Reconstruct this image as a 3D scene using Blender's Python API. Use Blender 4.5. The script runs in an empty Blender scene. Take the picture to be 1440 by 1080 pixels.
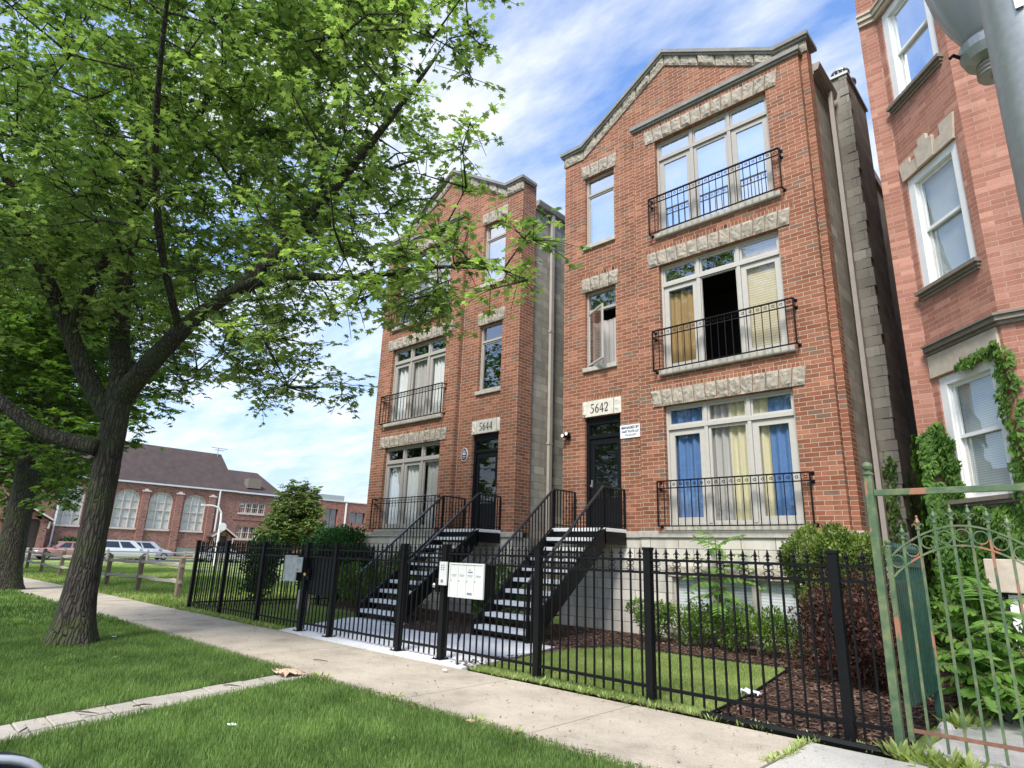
CLOUD_ROT = 35; CLOUD_LOC = (3.1, 1.7, 0); CLOUD_COL = (3.5, 3.6, 3.7); HAZE_COL = (1.9, 2.3, 2.8); SKY_TINT = (.80, .93, 1.1); SKY_STR = .15; SUN_E = 2.3; EXPO = 1.16
import bpy, bmesh, math, random
import numpy as np
from mathutils import Vector, Matrix
random.seed(7); RNG = np.random.default_rng(7)
SC = bpy.context.scene
COL = SC.collection
PI = math.pi
R = math.radians
# ------------------------------------------------------------------ site dimensions (metres)
H = 1.36                      # eye height, photographer leaning at a car window
D = 11.161; BP = 0.158        # facade plane, projection of the window bay
M = -19.055                   # mirror axis sum: x -> M-x gives the twin building
XL, XR = -8.796, -2.913
W0, W1 = -6.111, -3.584
L0, L1 = -6.387, -3.316
S0, S1 = -8.174, -7.315
D0, D1 = -8.183, -7.235
ZDOOR = 4.422; ZSS, ZST = 5.582, 7.469
ZW0, ZW1, ZLT = 2.018, 4.381, 4.719
ZSH, ZAP, ZSUB = 11.516, 13.005, 11.099
S = 3.1
YF = 5.99                     # fence line
POSTX = [-15.329, -13.746, -12.087, -10.456, -9.523, -7.695, -6.764, -5.075, -3.569, -1.75]
BAYL = -6.66                  # left side of the projecting bay
STRIP = -2.79                 # right end of the brick front

# ------------------------------------------------------------------ objects
OFF = {}
def tag(o, label=None, cat=None, group=None, kind=None):
    if label: o['label'] = label
    if cat: o['category'] = cat
    if group: o['group'] = group
    if kind: o['kind'] = kind
    return o
def empty(name, loc, label=None, cat=None, group=None):
    o = bpy.data.objects.new(name, None); COL.objects.link(o)
    o.location = loc; o.empty_display_size = 0.2
    OFF[o.name] = Vector(loc)
    return tag(o, label, cat, group)
MIRROR = [False]
def link_mesh(me, name, parent=None, mats=None, off=None, smooth=False):
    o = bpy.data.objects.new(name, me); COL.objects.link(o)
    if mats:
        for m in (mats if isinstance(mats, (list, tuple)) else [mats]): me.materials.append(m)
    if parent is not None:
        o.parent = parent; OFF[o.name] = OFF[parent.name]
    else:
        OFF[o.name] = Vector(off) if off is not None else Vector((0, 0, 0)); o.location = OFF[o.name]
    if smooth: me.polygons.foreach_set('use_smooth', [True]*len(me.polygons))
    return o
class MB:
    def __init__(s): s.v = []; s.f = []; s.mi = []; s.cur = 0
    def vert(s, p): s.v.append((float(p[0]), float(p[1]), float(p[2]))); return len(s.v)-1
    def face(s, idx): s.f.append(tuple(idx)); s.mi.append(s.cur)
    def poly(s, pts): s.face([s.vert(p) for p in pts])
    def box(s, a, b):
        x0, y0, z0 = [min(a[i], b[i]) for i in range(3)]; x1, y1, z1 = [max(a[i], b[i]) for i in range(3)]
        k = len(s.v)
        for z in (z0, z1):
            for (x, y) in ((x0, y0), (x1, y0), (x1, y1), (x0, y1)): s.v.append((x, y, z))
        for q in ((3, 2, 1, 0), (4, 5, 6, 7), (0, 1, 5, 4), (1, 2, 6, 5), (2, 3, 7, 6), (3, 0, 4, 7)): s.face([k+i for i in q])
        return s
    def obox(s, c, U, V, N, hu, hv, hn):
        c = Vector(c); U = Vector(U); V = Vector(V); N = Vector(N); k = len(s.v)
        for n in (-hn, hn):
            for (a, b) in ((-hu, -hv), (hu, -hv), (hu, hv), (-hu, hv)):
                s.v.append(tuple(c+U*a+V*b+N*n))
        for q in ((3, 2, 1, 0), (4, 5, 6, 7), (0, 1, 5, 4), (1, 2, 6, 5), (2, 3, 7, 6), (3, 0, 4, 7)): s.face([k+i for i in q])
        return s
    def bar(s, p, q, w, t, up=(0, 0, 1)):
        p = Vector(p); q = Vector(q); d = q-p; L = d.length
        if L < 1e-6: return s
        d /= L; u = Vector(up)
        if abs(d.dot(u)) > .99: u = Vector((0, 1, 0))
        a = d.cross(u).normalized(); b = a.cross(d).normalized()
        return s.obox((p+q)/2, d, a, b, L/2, w/2, t/2)
    def tube(s, pts, r, n=8, cap=True):
        pts = [Vector(p) for p in pts]; rs = r if isinstance(r, (list, tuple)) else [r]*len(pts)
        prev = None; rings = []
        for i, p in enumerate(pts):
            d = (pts[min(i+1, len(pts)-1)]-pts[max(i-1, 0)])
            if d.length < 1e-9: d = Vector((0, 0, 1))
            d.normalize()
            if prev is None:
                u = Vector((0, 0, 1)) if abs(d.z) < .9 else Vector((1, 0, 0))
                a = d.cross(u).normalized()
            else:
                a = (prev-d*prev.dot(d)); a = a.normalized() if a.length > 1e-6 else d.orthogonal().normalized()
            prev = a; b = d.cross(a); k = len(s.v)
            for j in range(n):
                t = 2*PI*j/n; s.v.append(tuple(p+(a*math.cos(t)+b*math.sin(t))*rs[i]))
            rings.append(k)
        for i in range(len(rings)-1):
            for j in range(n):
                s.face((rings[i]+j, rings[i]+(j+1) % n, rings[i+1]+(j+1) % n, rings[i+1]+j))
        if cap:
            s.face([rings[0]+j for j in reversed(range(n))]); s.face([rings[-1]+j for j in range(n)])
        return s
    def lathe(s, c, prof, n=16, axis='z'):
        k0 = len(s.v); c = Vector(c)
        for (r, z) in prof:
            for j in range(n):
                t = 2*PI*j/n
                if axis == 'z': s.v.append(tuple(c+Vector((r*math.cos(t), r*math.sin(t), z))))
                elif axis == 'y': s.v.append(tuple(c+Vector((r*math.cos(t), z, r*math.sin(t)))))
                else: s.v.append(tuple(c+Vector((z, r*math.cos(t), r*math.sin(t)))))
        for i in range(len(prof)-1):
            for j in range(n):
                s.face((k0+i*n+j, k0+i*n+(j+1) % n, k0+(i+1)*n+(j+1) % n, k0+(i+1)*n+j))
        s.face([k0+j for j in reversed(range(n))]); s.face([k0+(len(prof)-1)*n+j for j in range(n)])
        return s
    def prism(s, poly, off):
        off = Vector(off); a = [s.vert(p) for p in poly]; b = [s.vert(Vector(p)+off) for p in poly]; n = len(poly)
        s.face(list(reversed(a))); s.face(b)
        for i in range(n): s.face((a[i], a[(i+1) % n], b[(i+1) % n], b[i]))
        return s
    def wall(s, O, U, N, u0, u1, z0, z1, ops, depth):
        """plane wall with rectangular openings (ua,ub,za,zb) and reveals going depth behind"""
        O = Vector(O); U = Vector(U); N = Vector(N)
        P = lambda u, z, d=0: O+U*u+Vector((0, 0, z))-N*d
        us = sorted(set([u0, u1]+[v for o in ops for v in o[:2] if u0 < v < u1])); zs = sorted(set([z0, z1]+[v for o in ops for v in o[2:4] if z0 < v < z1]))
        for i in range(len(us)-1):
            for j in range(len(zs)-1):
                cu = (us[i]+us[i+1])/2; cz = (zs[j]+zs[j+1])/2
                if any(o[0] < cu < o[1] and o[2] < cz < o[3] for o in ops): continue
                s.poly([P(us[i], zs[j]), P(us[i+1], zs[j]), P(us[i+1], zs[j+1]), P(us[i], zs[j+1])])
        for (a, b, c, d) in [o[:4] for o in ops]:
            s.poly([P(a, c), P(b, c), P(b, c, depth), P(a, c, depth)]); s.poly([P(a, d), P(a, d, depth), P(b, d, depth), P(b, d)])
            s.poly([P(a, c), P(a, c, depth), P(a, d, depth), P(a, d)]); s.poly([P(b, c), P(b, d), P(b, d, depth), P(b, c, depth)])
        return s
    def build(s, name, mat, parent=None, smooth=False, off=None, bevel=0, fix=True):
        o_ = OFF[parent.name] if parent is not None else (Vector(off) if off is not None else Vector((0, 0, 0)))
        v = s.v; f = s.f
        if MIRROR[0]:
            v = [(M-a, b, c) for a, b, c in v]; f = [tuple(reversed(q)) for q in f]
        me = bpy.data.meshes.new(name)
        me.from_pydata([(a-o_.x, b-o_.y, c-o_.z) for a, b, c in v], [], f)
        me.polygons.foreach_set('material_index', s.mi)
        if fix:
            bm = bmesh.new(); bm.from_mesh(me); bmesh.ops.recalc_face_normals(bm, faces=bm.faces); bm.to_mesh(me); bm.free()
        ob = link_mesh(me, name, parent, mat, off)
        if smooth: me.polygons.foreach_set('use_smooth', [True]*len(me.polygons))
        if bevel:
            b = ob.modifiers.new('bevel', 'BEVEL'); b.width = bevel; b.segments = 2; b.limit_method = 'ANGLE'
        me.update()
        return ob
def copy_tree(o, loc=None, parent=None, rotz=None):
    c = o.copy(); COL.objects.link(c)
    if parent is not None: c.parent = parent
    if loc is not None: c.location = loc
    if rotz is not None: c.rotation_euler.z = rotz
    for ch in [q for q in o.children]: copy_tree(ch, parent=c)
    return c
def text_mesh(name, txt, size, loc, mat, parent, U=(1, 0, 0), V=(0, 0, 1), bold=0.0, ext=0.002, sx=1.0, shear=0):
    cu = bpy.data.curves.new('t', 'FONT'); cu.body = txt; cu.size = size; cu.extrude = ext; cu.align_x = 'CENTER'; cu.align_y = 'CENTER'; cu.offset = bold
    o = bpy.data.objects.new('t', cu); COL.objects.link(o); dg = bpy.context.evaluated_depsgraph_get(); dg.update()
    me = bpy.data.meshes.new_from_object(o.evaluated_get(dg)); bpy.data.objects.remove(o)
    U = Vector(U); V = Vector(V); N = U.cross(V); of = OFF[parent.name] if parent is not None else Vector((0, 0, 0))
    me.transform(Matrix(((U.x*sx, V.x, N.x, loc[0]-of.x), (U.y*sx, V.y, N.y, loc[1]-of.y), (U.z*sx, V.z, N.z, loc[2]-of.z), (0, 0, 0, 1))))
    return link_mesh(me, name, parent, mat)

# ------------------------------------------------------------------ materials
def new_mat(name):
    m = bpy.data.materials.new(name); m.use_nodes = True; nt = m.node_tree
    return m, nt, nt.nodes['Principled BSDF'], nt.nodes['Material Output']
def N_(nt, t, **k):
    n = nt.nodes.new(t)
    for a, b in k.items():
        if a in n.inputs: n.inputs[a].default_value = b
        else: setattr(n, a, b)
    return n
def pos(nt): return N_(nt, 'ShaderNodeNewGeometry').outputs['Position']
def ramp(nt, fac, stops):
    r = nt.nodes.new('ShaderNodeValToRGB'); nt.links.new(fac, r.inputs[0]); e = r.color_ramp.elements
    while len(e) < len(stops): e.new(0.5)
    for i, (p, c) in enumerate(stops): e[i].position = p; e[i].color = (c[0], c[1], c[2], 1) if not isinstance(c, (int, float)) else (c, c, c, 1)
    return r.outputs[0]
def noise(nt, vec, scale, detail=4, rough=.55, mapping=None):
    if mapping is not None:
        mp = N_(nt, 'ShaderNodeMapping'); mp.inputs['Scale'].default_value = mapping; nt.links.new(vec, mp.inputs[0]); vec = mp.outputs[0]
    n = N_(nt, 'ShaderNodeTexNoise'); n.inputs['Scale'].default_value = scale; n.inputs['Detail'].default_value = detail; n.inputs['Roughness'].default_value = rough
    nt.links.new(vec, n.inputs['Vector']); return n.outputs['Fac']
def mix(nt, fac, a, b, mode='MIX'):
    n = N_(nt, 'ShaderNodeMix', data_type='RGBA', blend_type=mode)
    for i, v in ((0, fac), (6, a), (7, b)):
        if hasattr(v, 'links') or hasattr(v, 'is_linked'): nt.links.new(v, n.inputs[i])
        elif isinstance(v, (int, float)) and i: n.inputs[i].default_value = (v, v, v, 1)
        elif i: n.inputs[i].default_value = (v[0], v[1], v[2], 1)
        else: n.inputs[i].default_value = v
    return n.outputs[2]
def math_(nt, op, a, b=0.0, clamp=False):
    n = N_(nt, 'ShaderNodeMath', operation=op, use_clamp=clamp)
    for i, v in ((0, a), (1, b)):
        if hasattr(v, 'links') or hasattr(v, 'is_linked'): nt.links.new(v, n.inputs[i])
        else: n.inputs[i].default_value = v
    return n.outputs[0]
def bump(nt, bsdf, h, strength=.3, dist=.01):
    b = N_(nt, 'ShaderNodeBump'); b.inputs['Strength'].default_value = strength; b.inputs['Distance'].default_value = dist
    nt.links.new(h, b.inputs['Height']); nt.links.new(b.outputs[0], bsdf.inputs['Normal'])
def plain(name, col, rough=.6, var=.12, scale=6, bmp=.15, metal=0, spec=.5, dist=.004, vmap=None):
    m, nt, b, o = new_mat(name); p = pos(nt); n = noise(nt, p, scale, 5, .6, vmap)
    lo = tuple(c*(1-var) for c in col); hi = tuple(min(1, c*(1+var)) for c in col)
    nt.links.new(ramp(nt, n, [(.3, lo), (.7, hi)]), b.inputs['Base Color'])
    b.inputs['Roughness'].default_value = rough; b.inputs['Metallic'].default_value = metal; b.inputs['Specular IOR Level'].default_value = spec
    if bmp: bump(nt, b, noise(nt, p, scale*8, 4), bmp, dist)
    return m
def uvec(nt, expr='sum', swap=False):
    s = N_(nt, 'ShaderNodeSeparateXYZ'); nt.links.new(pos(nt), s.inputs[0])
    if expr == 'sum': u = math_(nt, 'ADD', s.outputs[0], s.outputs[1])
    elif expr == 'x': u = s.outputs[0]
    elif expr == 'y': u = s.outputs[1]
    else: u = math_(nt, 'MULTIPLY', math_(nt, 'SUBTRACT', s.outputs[0], s.outputs[1]), .7071)
    c = N_(nt, 'ShaderNodeCombineXYZ')
    if swap: nt.links.new(s.outputs[2], c.inputs[0]); nt.links.new(u, c.inputs[1])
    else: nt.links.new(u, c.inputs[0]); nt.links.new(s.outputs[2], c.inputs[1])
    return c.outputs[0]
def brick(name, c1, c2, c3, mortar, bw=.25, rh=.08, ms=.010, expr='sum', soldier=False, stain=.25, bmp=.5, rough=.85, lightmix=.12, dark=(.05, .03, .025), darkmix=.1, loc=(0, 0, 0), off=.5):
    m, nt, b, o = new_mat(name); v = uvec(nt, expr, soldier)
    mp = N_(nt, 'ShaderNodeMapping'); mp.inputs['Location'].default_value = loc; nt.links.new(v, mp.inputs[0]); v = mp.outputs[0]
    def bt(a, c, mo, seedrow=0):
        t = N_(nt, 'ShaderNodeTexBrick'); nt.links.new(v, t.inputs['Vector']); t.offset = off
        t.inputs['Scale'].default_value = 1; t.inputs['Brick Width'].default_value = bw; t.inputs['Row Height'].default_value = rh
        t.inputs['Mortar Size'].default_value = ms/2; t.inputs['Mortar Smooth'].default_value = .15; t.inputs['Bias'].default_value = 0
        t.inputs['Color1'].default_value = (*a, 1); t.inputs['Color2'].default_value = (*c, 1); t.inputs['Mortar'].default_value = (*mo, 1); return t
    t = bt((0, 0, 0), (1, 1, 1), (0, 0, 0))
    # per brick random -> colour classes
    col = ramp(nt, t.outputs['Color'], [(0, dark), (darkmix, c1), (.5, c2), (1-lightmix, c3), (1, tuple(min(1, k*1.25) for k in c3))])
    p = pos(nt)
    n1 = noise(nt, p, 1.1, 5, .65); n2 = noise(nt, p, 60, 3)
    st = ramp(nt, n1, [(.3, 1-stain), (.62, 1.0+stain*.3)]); st = mix(nt, 1.0, st, ramp(nt, noise(nt, p, 1.0, 5, .6, (4, 4, .22)), [(.32, .84), (.5, 1.0), (.72, 1.08)]), 'MULTIPLY')
    sp = ramp(nt, n2, [(.3, .85), (.7, 1.12)])
    col = mix(nt, 1.0, mix(nt, 1.0, col, sp, 'MULTIPLY'), st, 'MULTIPLY')
    mcol = mix(nt, noise(nt, p, 2.5, 4), mortar, tuple(k*.72 for k in mortar))
    col = mix(nt, t.outputs['Fac'], col, mcol)
    nt.links.new(col, b.inputs['Base Color']); b.inputs['Roughness'].default_value = rough; b.inputs['Specular IOR Level'].default_value = .25
    h = math_(nt, 'ADD', math_(nt, 'MULTIPLY', t.outputs['Fac'], -1.0), math_(nt, 'MULTIPLY', n2, .35))
    bump(nt, b, h, bmp, .006)
    return m
def glass_mat(name, refl=.42, tint=(.95, .97, .96), rough=.004):
    m, nt, b, o = new_mat(name); nt.nodes.remove(b)
    tr = N_(nt, 'ShaderNodeBsdfTransparent'); tr.inputs[0].default_value = (*tint, 1)
    gl = N_(nt, 'ShaderNodeBsdfGlossy'); gl.inputs['Roughness'].default_value = rough; gl.inputs[0].default_value = (.93, .96, 1, 1)
    bp = N_(nt, 'ShaderNodeBump'); bp.inputs['Strength'].default_value = .03; bp.inputs['Distance'].default_value = .03
    nt.links.new(noise(nt, pos(nt), 1.6, 2), bp.inputs['Height']); nt.links.new(bp.outputs[0], gl.inputs['Normal'])
    fr = N_(nt, 'ShaderNodeFresnel'); ge = N_(nt, 'ShaderNodeNewGeometry'); nt.links.new(math_(nt, 'ADD', math_(nt, 'MULTIPLY', ge.outputs['Backfacing'], 1/1.52-1.52), 1.52), fr.inputs[0])
    fac = math_(nt, 'ADD', math_(nt, 'MULTIPLY', fr.outputs[0], 1.0), refl, True)
    mx = N_(nt, 'ShaderNodeMixShader'); nt.links.new(fac, mx.inputs[0]); nt.links.new(tr.outputs[0], mx.inputs[1]); nt.links.new(gl.outputs[0], mx.inputs[2])
    nt.links.new(mx.outputs[0], o.inputs[0]); return m
def leaf_mat(name, lo, hi, trans=.35, rough=.5, spec=.3, tcol=None):
    m, nt, b, o = new_mat(name)
    a = N_(nt, 'ShaderNodeAttribute'); a.attribute_name = 'tone'
    col = ramp(nt, a.outputs['Fac'], [(0, lo), (.55, tuple((x+y)/2 for x, y in zip(lo, hi))), (1, hi)])
    nt.links.new(col, b.inputs['Base Color']); b.inputs['Roughness'].default_value = rough; b.inputs['Specular IOR Level'].default_value = spec
    t = N_(nt, 'ShaderNodeBsdfTranslucent'); c2 = mix(nt, 1.0, col, tcol or (1.5, 1.7, .6), 'MULTIPLY'); nt.links.new(c2, t.inputs[0])
    mx = N_(nt, 'ShaderNodeMixShader'); mx.inputs[0].default_value = trans
    nt.links.new(b.outputs[0], mx.inputs[1]); nt.links.new(t.outputs[0], mx.inputs[2]); nt.links.new(mx.outputs[0], o.inputs[0])
    return m
BR1, BR2, BR3 = (.235, .087, .048), (.285, .108, .060), (.33, .140, .082)
MORT = (.56, .46, .35)
m_brick = brick('red_brick', BR1, BR2, BR3, MORT, dark=(.20, .135, .095), darkmix=.13)
m_soldier = brick('red_brick_upright', BR1, BR2, BR3, MORT, bw=.2, rh=.075, soldier=True, off=0)
m_block = brick('split_face_block', (.31, .285, .24), (.355, .33, .28), (.40, .375, .315), (.27, .25, .21), bw=.40, rh=.20, ms=.008, bmp=1.0, dark=(.28, .26, .22))
m_lime = brick('limestone_base', (.56, .52, .45), (.60, .56, .48), (.64, .60, .52), (.16, .14, .12), bw=.60, rh=.20, ms=.012, bmp=.3, dark=(.5, .46, .39), stain=.18)
m_stone = plain('rock_faced_stone', (.38, .335, .27), .9, .32, 9, .9, dist=.015)
m_sill = plain('stone_sill', (.46, .43, .37), .85, .18, 8, .3)
m_cope = plain('weathered_coping', (.24, .23, .21), .8, .2, 5, .25)
m_frame = plain('taupe_window_frame', (.40, .37, .33), .45, .05, 10, .05)
m_framelt = plain('pale_window_frame', (.50, .475, .43), .45, .05, 10, .05)
m_white = plain('white_paint', (.78, .78, .76), .5, .05, 8, .08)
m_black = plain('black_painted_iron', (.006, .006, .007), .5, .2, 20, .15, spec=.22)
m_blackdoor = plain('black_door_paint', (.007, .008, .010), .4, .1, 5, .03, spec=.25)
m_gutter = plain('tan_metal_gutter', (.34, .30, .26), .45, .08, 4, .05)
m_downs = plain('taupe_downspout', (.43, .385, .34), .45, .08, 4, .05)
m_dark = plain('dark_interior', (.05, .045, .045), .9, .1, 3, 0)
m_floor = plain('interior_floor', (.16, .12, .09), .8, .1, 3, 0)
m_glass = glass_mat('window_glass', .22)
m_glasshi = glass_mat('window_glass_reflective', .66)
m_glasslo = glass_mat('window_glass_clear', .04)
m_num = plain('black_lettering', (.01, .01, .012), .5, .05, 5, 0)
m_steel = plain('galvanised_steel', (.40, .41, .39), .45, .10, 40, .12, metal=.75)
m_brass = plain('brass', (.75, .5, .18), .25, .1, 30, .05, metal=1)
m_chrome = plain('satin_metal', (.6, .6, .6), .25, .05, 30, .02, metal=1)
def cloth(name, c, var=.15): return plain(name, c, .9, var, 9, .1, vmap=(1, 1, .05))
m_cream = cloth('cream_curtain', (.64, .57, .38)); m_blue = cloth('blue_curtain', (.10, .195, .40)); m_greyc = cloth('grey_curtain', (.45, .42, .40)); m_ochre = cloth('ochre_curtain', (.36, .23, .10)); m_whitec = cloth('white_curtain', (.70, .70, .69), .06)
def blind_mat(name, c, pitch=.05):
    m, nt, b, o = new_mat(name); s = N_(nt, 'ShaderNodeSeparateXYZ'); nt.links.new(pos(nt), s.inputs[0])
    w = math_(nt, 'FRACT', math_(nt, 'MULTIPLY', s.outputs[2], 1/pitch))
    nt.links.new(ramp(nt, w, [(0, tuple(k*.45 for k in c)), (.18, tuple(k*.8 for k in c)), (.4, c), (1, c)]), b.inputs['Base Color']); b.inputs['Roughness'].default_value = .6
    return m
m_blind = blind_mat('white_blind', (.72, .74, .76)); m_blindt = blind_mat('tan_blind', (.62, .52, .36))
# ================================================================== the twin brick walk-ups
def rock(mb, x0, x1, z0, z1, y, n=4, amp=.035, splay0=0, splay1=0, gap=.009):
    """one rock-faced stone; front face towards -y, splay shifts the foot of each side"""
    k0 = len(mb.v); nx = max(3, int((x1-x0)/.042)); nz = n+2; bias = random.uniform(.3, .9); gx_, gz_ = random.uniform(-.4, .4), random.uniform(-.4, .4)
    for j in range(nz+1):
        t = j/nz; z = z0+(z1-z0)*t
        a = x0+gap+splay0*(1-t); b = x1-gap+splay1*(1-t)
        for i in range(nx+1):
            s_ = i/nx; edge = i in (0, nx) or j in (0, nz)
            mb.v.append((a+(b-a)*s_+(0 if edge else random.uniform(-.012, .012)), y-(.004 if edge else max(.05, bias+gx_*(s_-.5)*2+gz_*(t-.5)*2+random.uniform(-.32, .32))*amp), z))
    for j in range(nz):
        for i in range(nx):
            q = k0+j*(nx+1)+i; 
            if random.random() < .5: mb.face((q, q+1, q+nx+2)); mb.face((q, q+nx+2, q+nx+1))
            else: mb.face((q, q+1, q+nx+1)); mb.face((q+1, q+nx+2, q+nx+1))
    # flat returns down to the wall
    for (i0, j0, i1, j1) in ((0, 0, nx, 0), (nx, 0, nx, nz), (nx, nz, 0, nz), (0, nz, 0, 0)):
        a = mb.v[k0+j0*(nx+1)+i0]; b = mb.v[k0+j1*(nx+1)+i1]
        mb.poly([a, (a[0], y+.03, a[2]), (b[0], y+.03, b[2]), b])
def lintel(parent, x0, x1, z0, z1, y, n, splay=.05, name='lintel'):
    mb = MB(); w = (x1-x0)/n; c = (x0+x1)/2
    for i in range(n):
        a = x0+w*i; b = a+w; sa = -splay*(a-c)/((x1-x0)/2); sb = -splay*(b-c)/((x1-x0)/2)
        rock(mb, a, b, z0, z1, y-.02, splay0=sa, splay1=sb, amp=.036)
    mb.build(name, m_stone, parent)
def curtain(parent, x0, x1, z0, z1, y, mat, folds=None, amp=.03, name='curtain', lean=0):
    mb = MB(); n = max(12, int((x1-x0)*70)); f = folds or max(3, int((x1-x0)*7)); k = len(mb.v); nz = 6; ph = random.random()*6
    for j in range(nz+1):
        t = j/nz
        for i in range(n+1):
            s_ = i/n; x = x0+(x1-x0)*s_+lean*(1-t)*s_
            yy = y+amp*math.sin(2*PI*f*s_+ph+.4*math.sin(3*t))*(.7+.3*(1-t))+.012*math.sin(17*s_+ph*3)
            mb.v.append((x, yy, z0+(z1-z0)*t))
    for j in range(nz):
        for i in range(n): q = k+j*(n+1)+i; mb.face((q, q+1, q+n+2, q+n+1))
    return mb.build(name, mat, parent, smooth=True, fix=False)
def pane(parent, x0, x1, z0, z1, y, mat, name='pane'):
    mb = MB(); mb.poly([(x0, y, z0), (x1, y, z0), (x1, y, z1), (x0, y, z1)]); return mb.build(name, mat, parent, fix=False)
def frame_rect(mb, x0, x1, z0, z1, y0, y1, w):
    mb.box((x0, y0, z0), (x0+w, y1, z1)); mb.box((x1-w, y0, z0), (x1, y1, z1))
    mb.box((x0+w, y0, z0), (x1-w, y1, z0+w)); mb.box((x0+w, y0, z1-w), (x1-w, y1, z1))
def triple_window(parent, z0, z1, fl, cfg):
    y = D-BP+.10; mb = MB(); x0, x1 = W0, W1; w3 = (x1-x0)/3; zb = z0+(z1-z0)*.81; fm = cfg.get('fmat', m_frame)
    fw = .05
    frame_rect(mb, x0, x1, z0, z1, y, y+.09, fw)
    for i in (1, 2): mb.box((x0+w3*i-.035, y-.012, z0+fw), (x0+w3*i+.035, y+.09, z1-fw))
    mb.box((x0+fw, y-.02, zb-.04), (x1-fw, y+.088, zb+.04))
    win = mb.build('window', fm, parent, bevel=.004)
    for i in range(3):
        a = x0+w3*i+(.036 if i else fw); b = x0+w3*(i+1)-(.036 if i < 2 else fw)
        # transom light
        sm = MB(); frame_rect(sm, a+.004, b-.004, zb+.045, z1-fw-.004, y+.015, y+.065, .035); sh = sm.build('sash', fm, win)
        pane(sh, a+.04, b-.04, zb+.082, z1-fw-.04, y+.04, cfg['tg'][i])
        lo, hi = z0+fw+.004, zb-.045
        if cfg['open'] == i: 
            sm = MB(); frame_rect(sm, a+.004, b-.004, lo, hi, y+.01, y+.05, .022); sm.build('sash', m_framelt, win); 
            continue
        sw = cfg['sw'][i]
        sm = MB(); frame_rect(sm, a+.004, b-.004, lo, hi, y+.02, y+.07, sw); sh = sm.build('sash', cfg.get('smat', fm), win)
        pane(sh, a+sw+.004, b-sw-.004, lo+sw, hi-sw, y+.045, cfg['lg'][i])
    for (c0, c1, mt, za, zb2) in cfg['cur']:
        if mt in (m_blind, m_blindt): MB().box((c0, y+.10, z0+.05), (c1, y+.105, zb2)).build('blind', mt, win)
        else: curtain(win, c0, c1, z0+.03, zb2, y+.135, mt)
    return win
def small_window(parent, z0, z1, cfg):
    y = D+.09; mb = MB(); x0, x1 = S0, S1; zb = z0+(z1-z0)*.75; fm = cfg.get('fmat', m_frame)
    frame_rect(mb, x0, x1, z0, z1, y, y+.09, .045); mb.box((x0+.045, y-.012, zb-.03), (x1-.045, y+.088, zb+.03))
    win = mb.build('window', fm, parent, bevel=.004)
    a, b = x0+.05, x1-.05
    pane(win, a, b, zb+.03, z1-.045, y+.04, cfg['g'][0])
    if cfg.get('swing'):
        # casement standing open, hinged on the left
        ang = R(30); c, s_ = math.cos(ang), -math.sin(ang); L = .74; hx, hy = x0+.06, y-.01
        U = Vector((c, s_, 0)); sm = MB(); zc = (z0+zb)/2; hh = (zb-z0)/2-.06
        for (uo, vo, hu, hv) in ((.02, 0, .02, hh), (L-.02, 0, .02, hh), (L/2, -hh+.02, L/2-.04, .02), (L/2, hh-.02, L/2-.04, .02)):
            sm.obox(Vector((hx, hy, zc))+U*uo+Vector((0, 0, vo)), U, (0, 0, 1), U.cross(Vector((0, 0, 1))), hu, hv, .018)
        sh = sm.build('sash', m_framelt, win)
        gm = MB(); gm.obox(Vector((hx, hy, zc))+U*L/2, U, (0, 0, 1), U.cross(Vector((0, 0, 1))), L/2-.04, hh-.04, .003); gm.build('pane', m_glass, sh)
    else:
        sm = MB(); frame_rect(sm, a, b, z0+.05, zb-.032, y+.01, y+.06, .035); sh = sm.build('sash', fm, win)
        pane(sh, a+.035, b-.035, z0+.085, zb-.067, y+.035, cfg['g'][1])
    if cfg.get('cur'): curtain(win, x0+.06, x1-.06, z0+.05, z0+(z1-z0)*cfg.get('ch', .95), y+.16, cfg['cur'], amp=.02)
    if cfg.get('blind'): MB().box((x0+.05, y+.16, z0+.05), (x1-.05, y+.165, z1-.05)).build('blind', m_blind, win)
def scroll_pts(cx, cz, r, side, up, n=9):
    """C curl ending in a loop, in the xz plane"""
    out = []
    for i in range(n+1):
        t = i/n; a = PI*1.55*t; rr = r*(1-.35*t)
        out.append((cx+side*(r-rr*math.cos(a)), cz+up*(rr*math.sin(a))))
    return out
def balconette(parent, z0, z1, fl):
    y = D-BP-.15; x0, x1 = W0-.11, W1+.19; mb = MB()
    mb.box((x0, y-.022, z1-.022), (x1, y+.022, z1)); mb.box((x0, y-.01, z1-.16), (x1, y+.01, z1-.14)); mb.box((x0, y-.012, z0), (x1, y+.012, z0+.022))
    for x in (x0, x1):
        mb.box((x-.012, y-.012, z0), (x+.012, y+.012, z1-.022))
        for z in (z0+.01, z1-.012, z1-.15): mb.box((x-.011, y+.0125, z-.011), (x+.011, D-BP-.001, z+.011)); mb.box((x-.03, D-BP-.01, z-.03), (x+.03, D-BP+.002, z+.03))
    n = 20; pit = (x1-x0)/n
    for i in range(1, n): mb.box((x0+pit*i-.0065, y-.0065, z0+.022), (x0+pit*i+.0065, y+.0065, z1-.022))
    rb = mb.build('balcony_railing', m_black, parent)
    sc = MB()
    for i in range(n):
        cx = x0+pit*(i+.5)
        for up in (1, -1):
            pts = scroll_pts(cx-.022, z1-.081, .026, 1, up, 7)
            sc.tube([(a, y, b) for a, b in pts], .0055, 4)
        sc.box((cx-.03, y-.004, z1-.087), (cx-.018, y+.004, z1-.075))
    sc.build('scrollwork', m_black, rb)
    return rb
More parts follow.
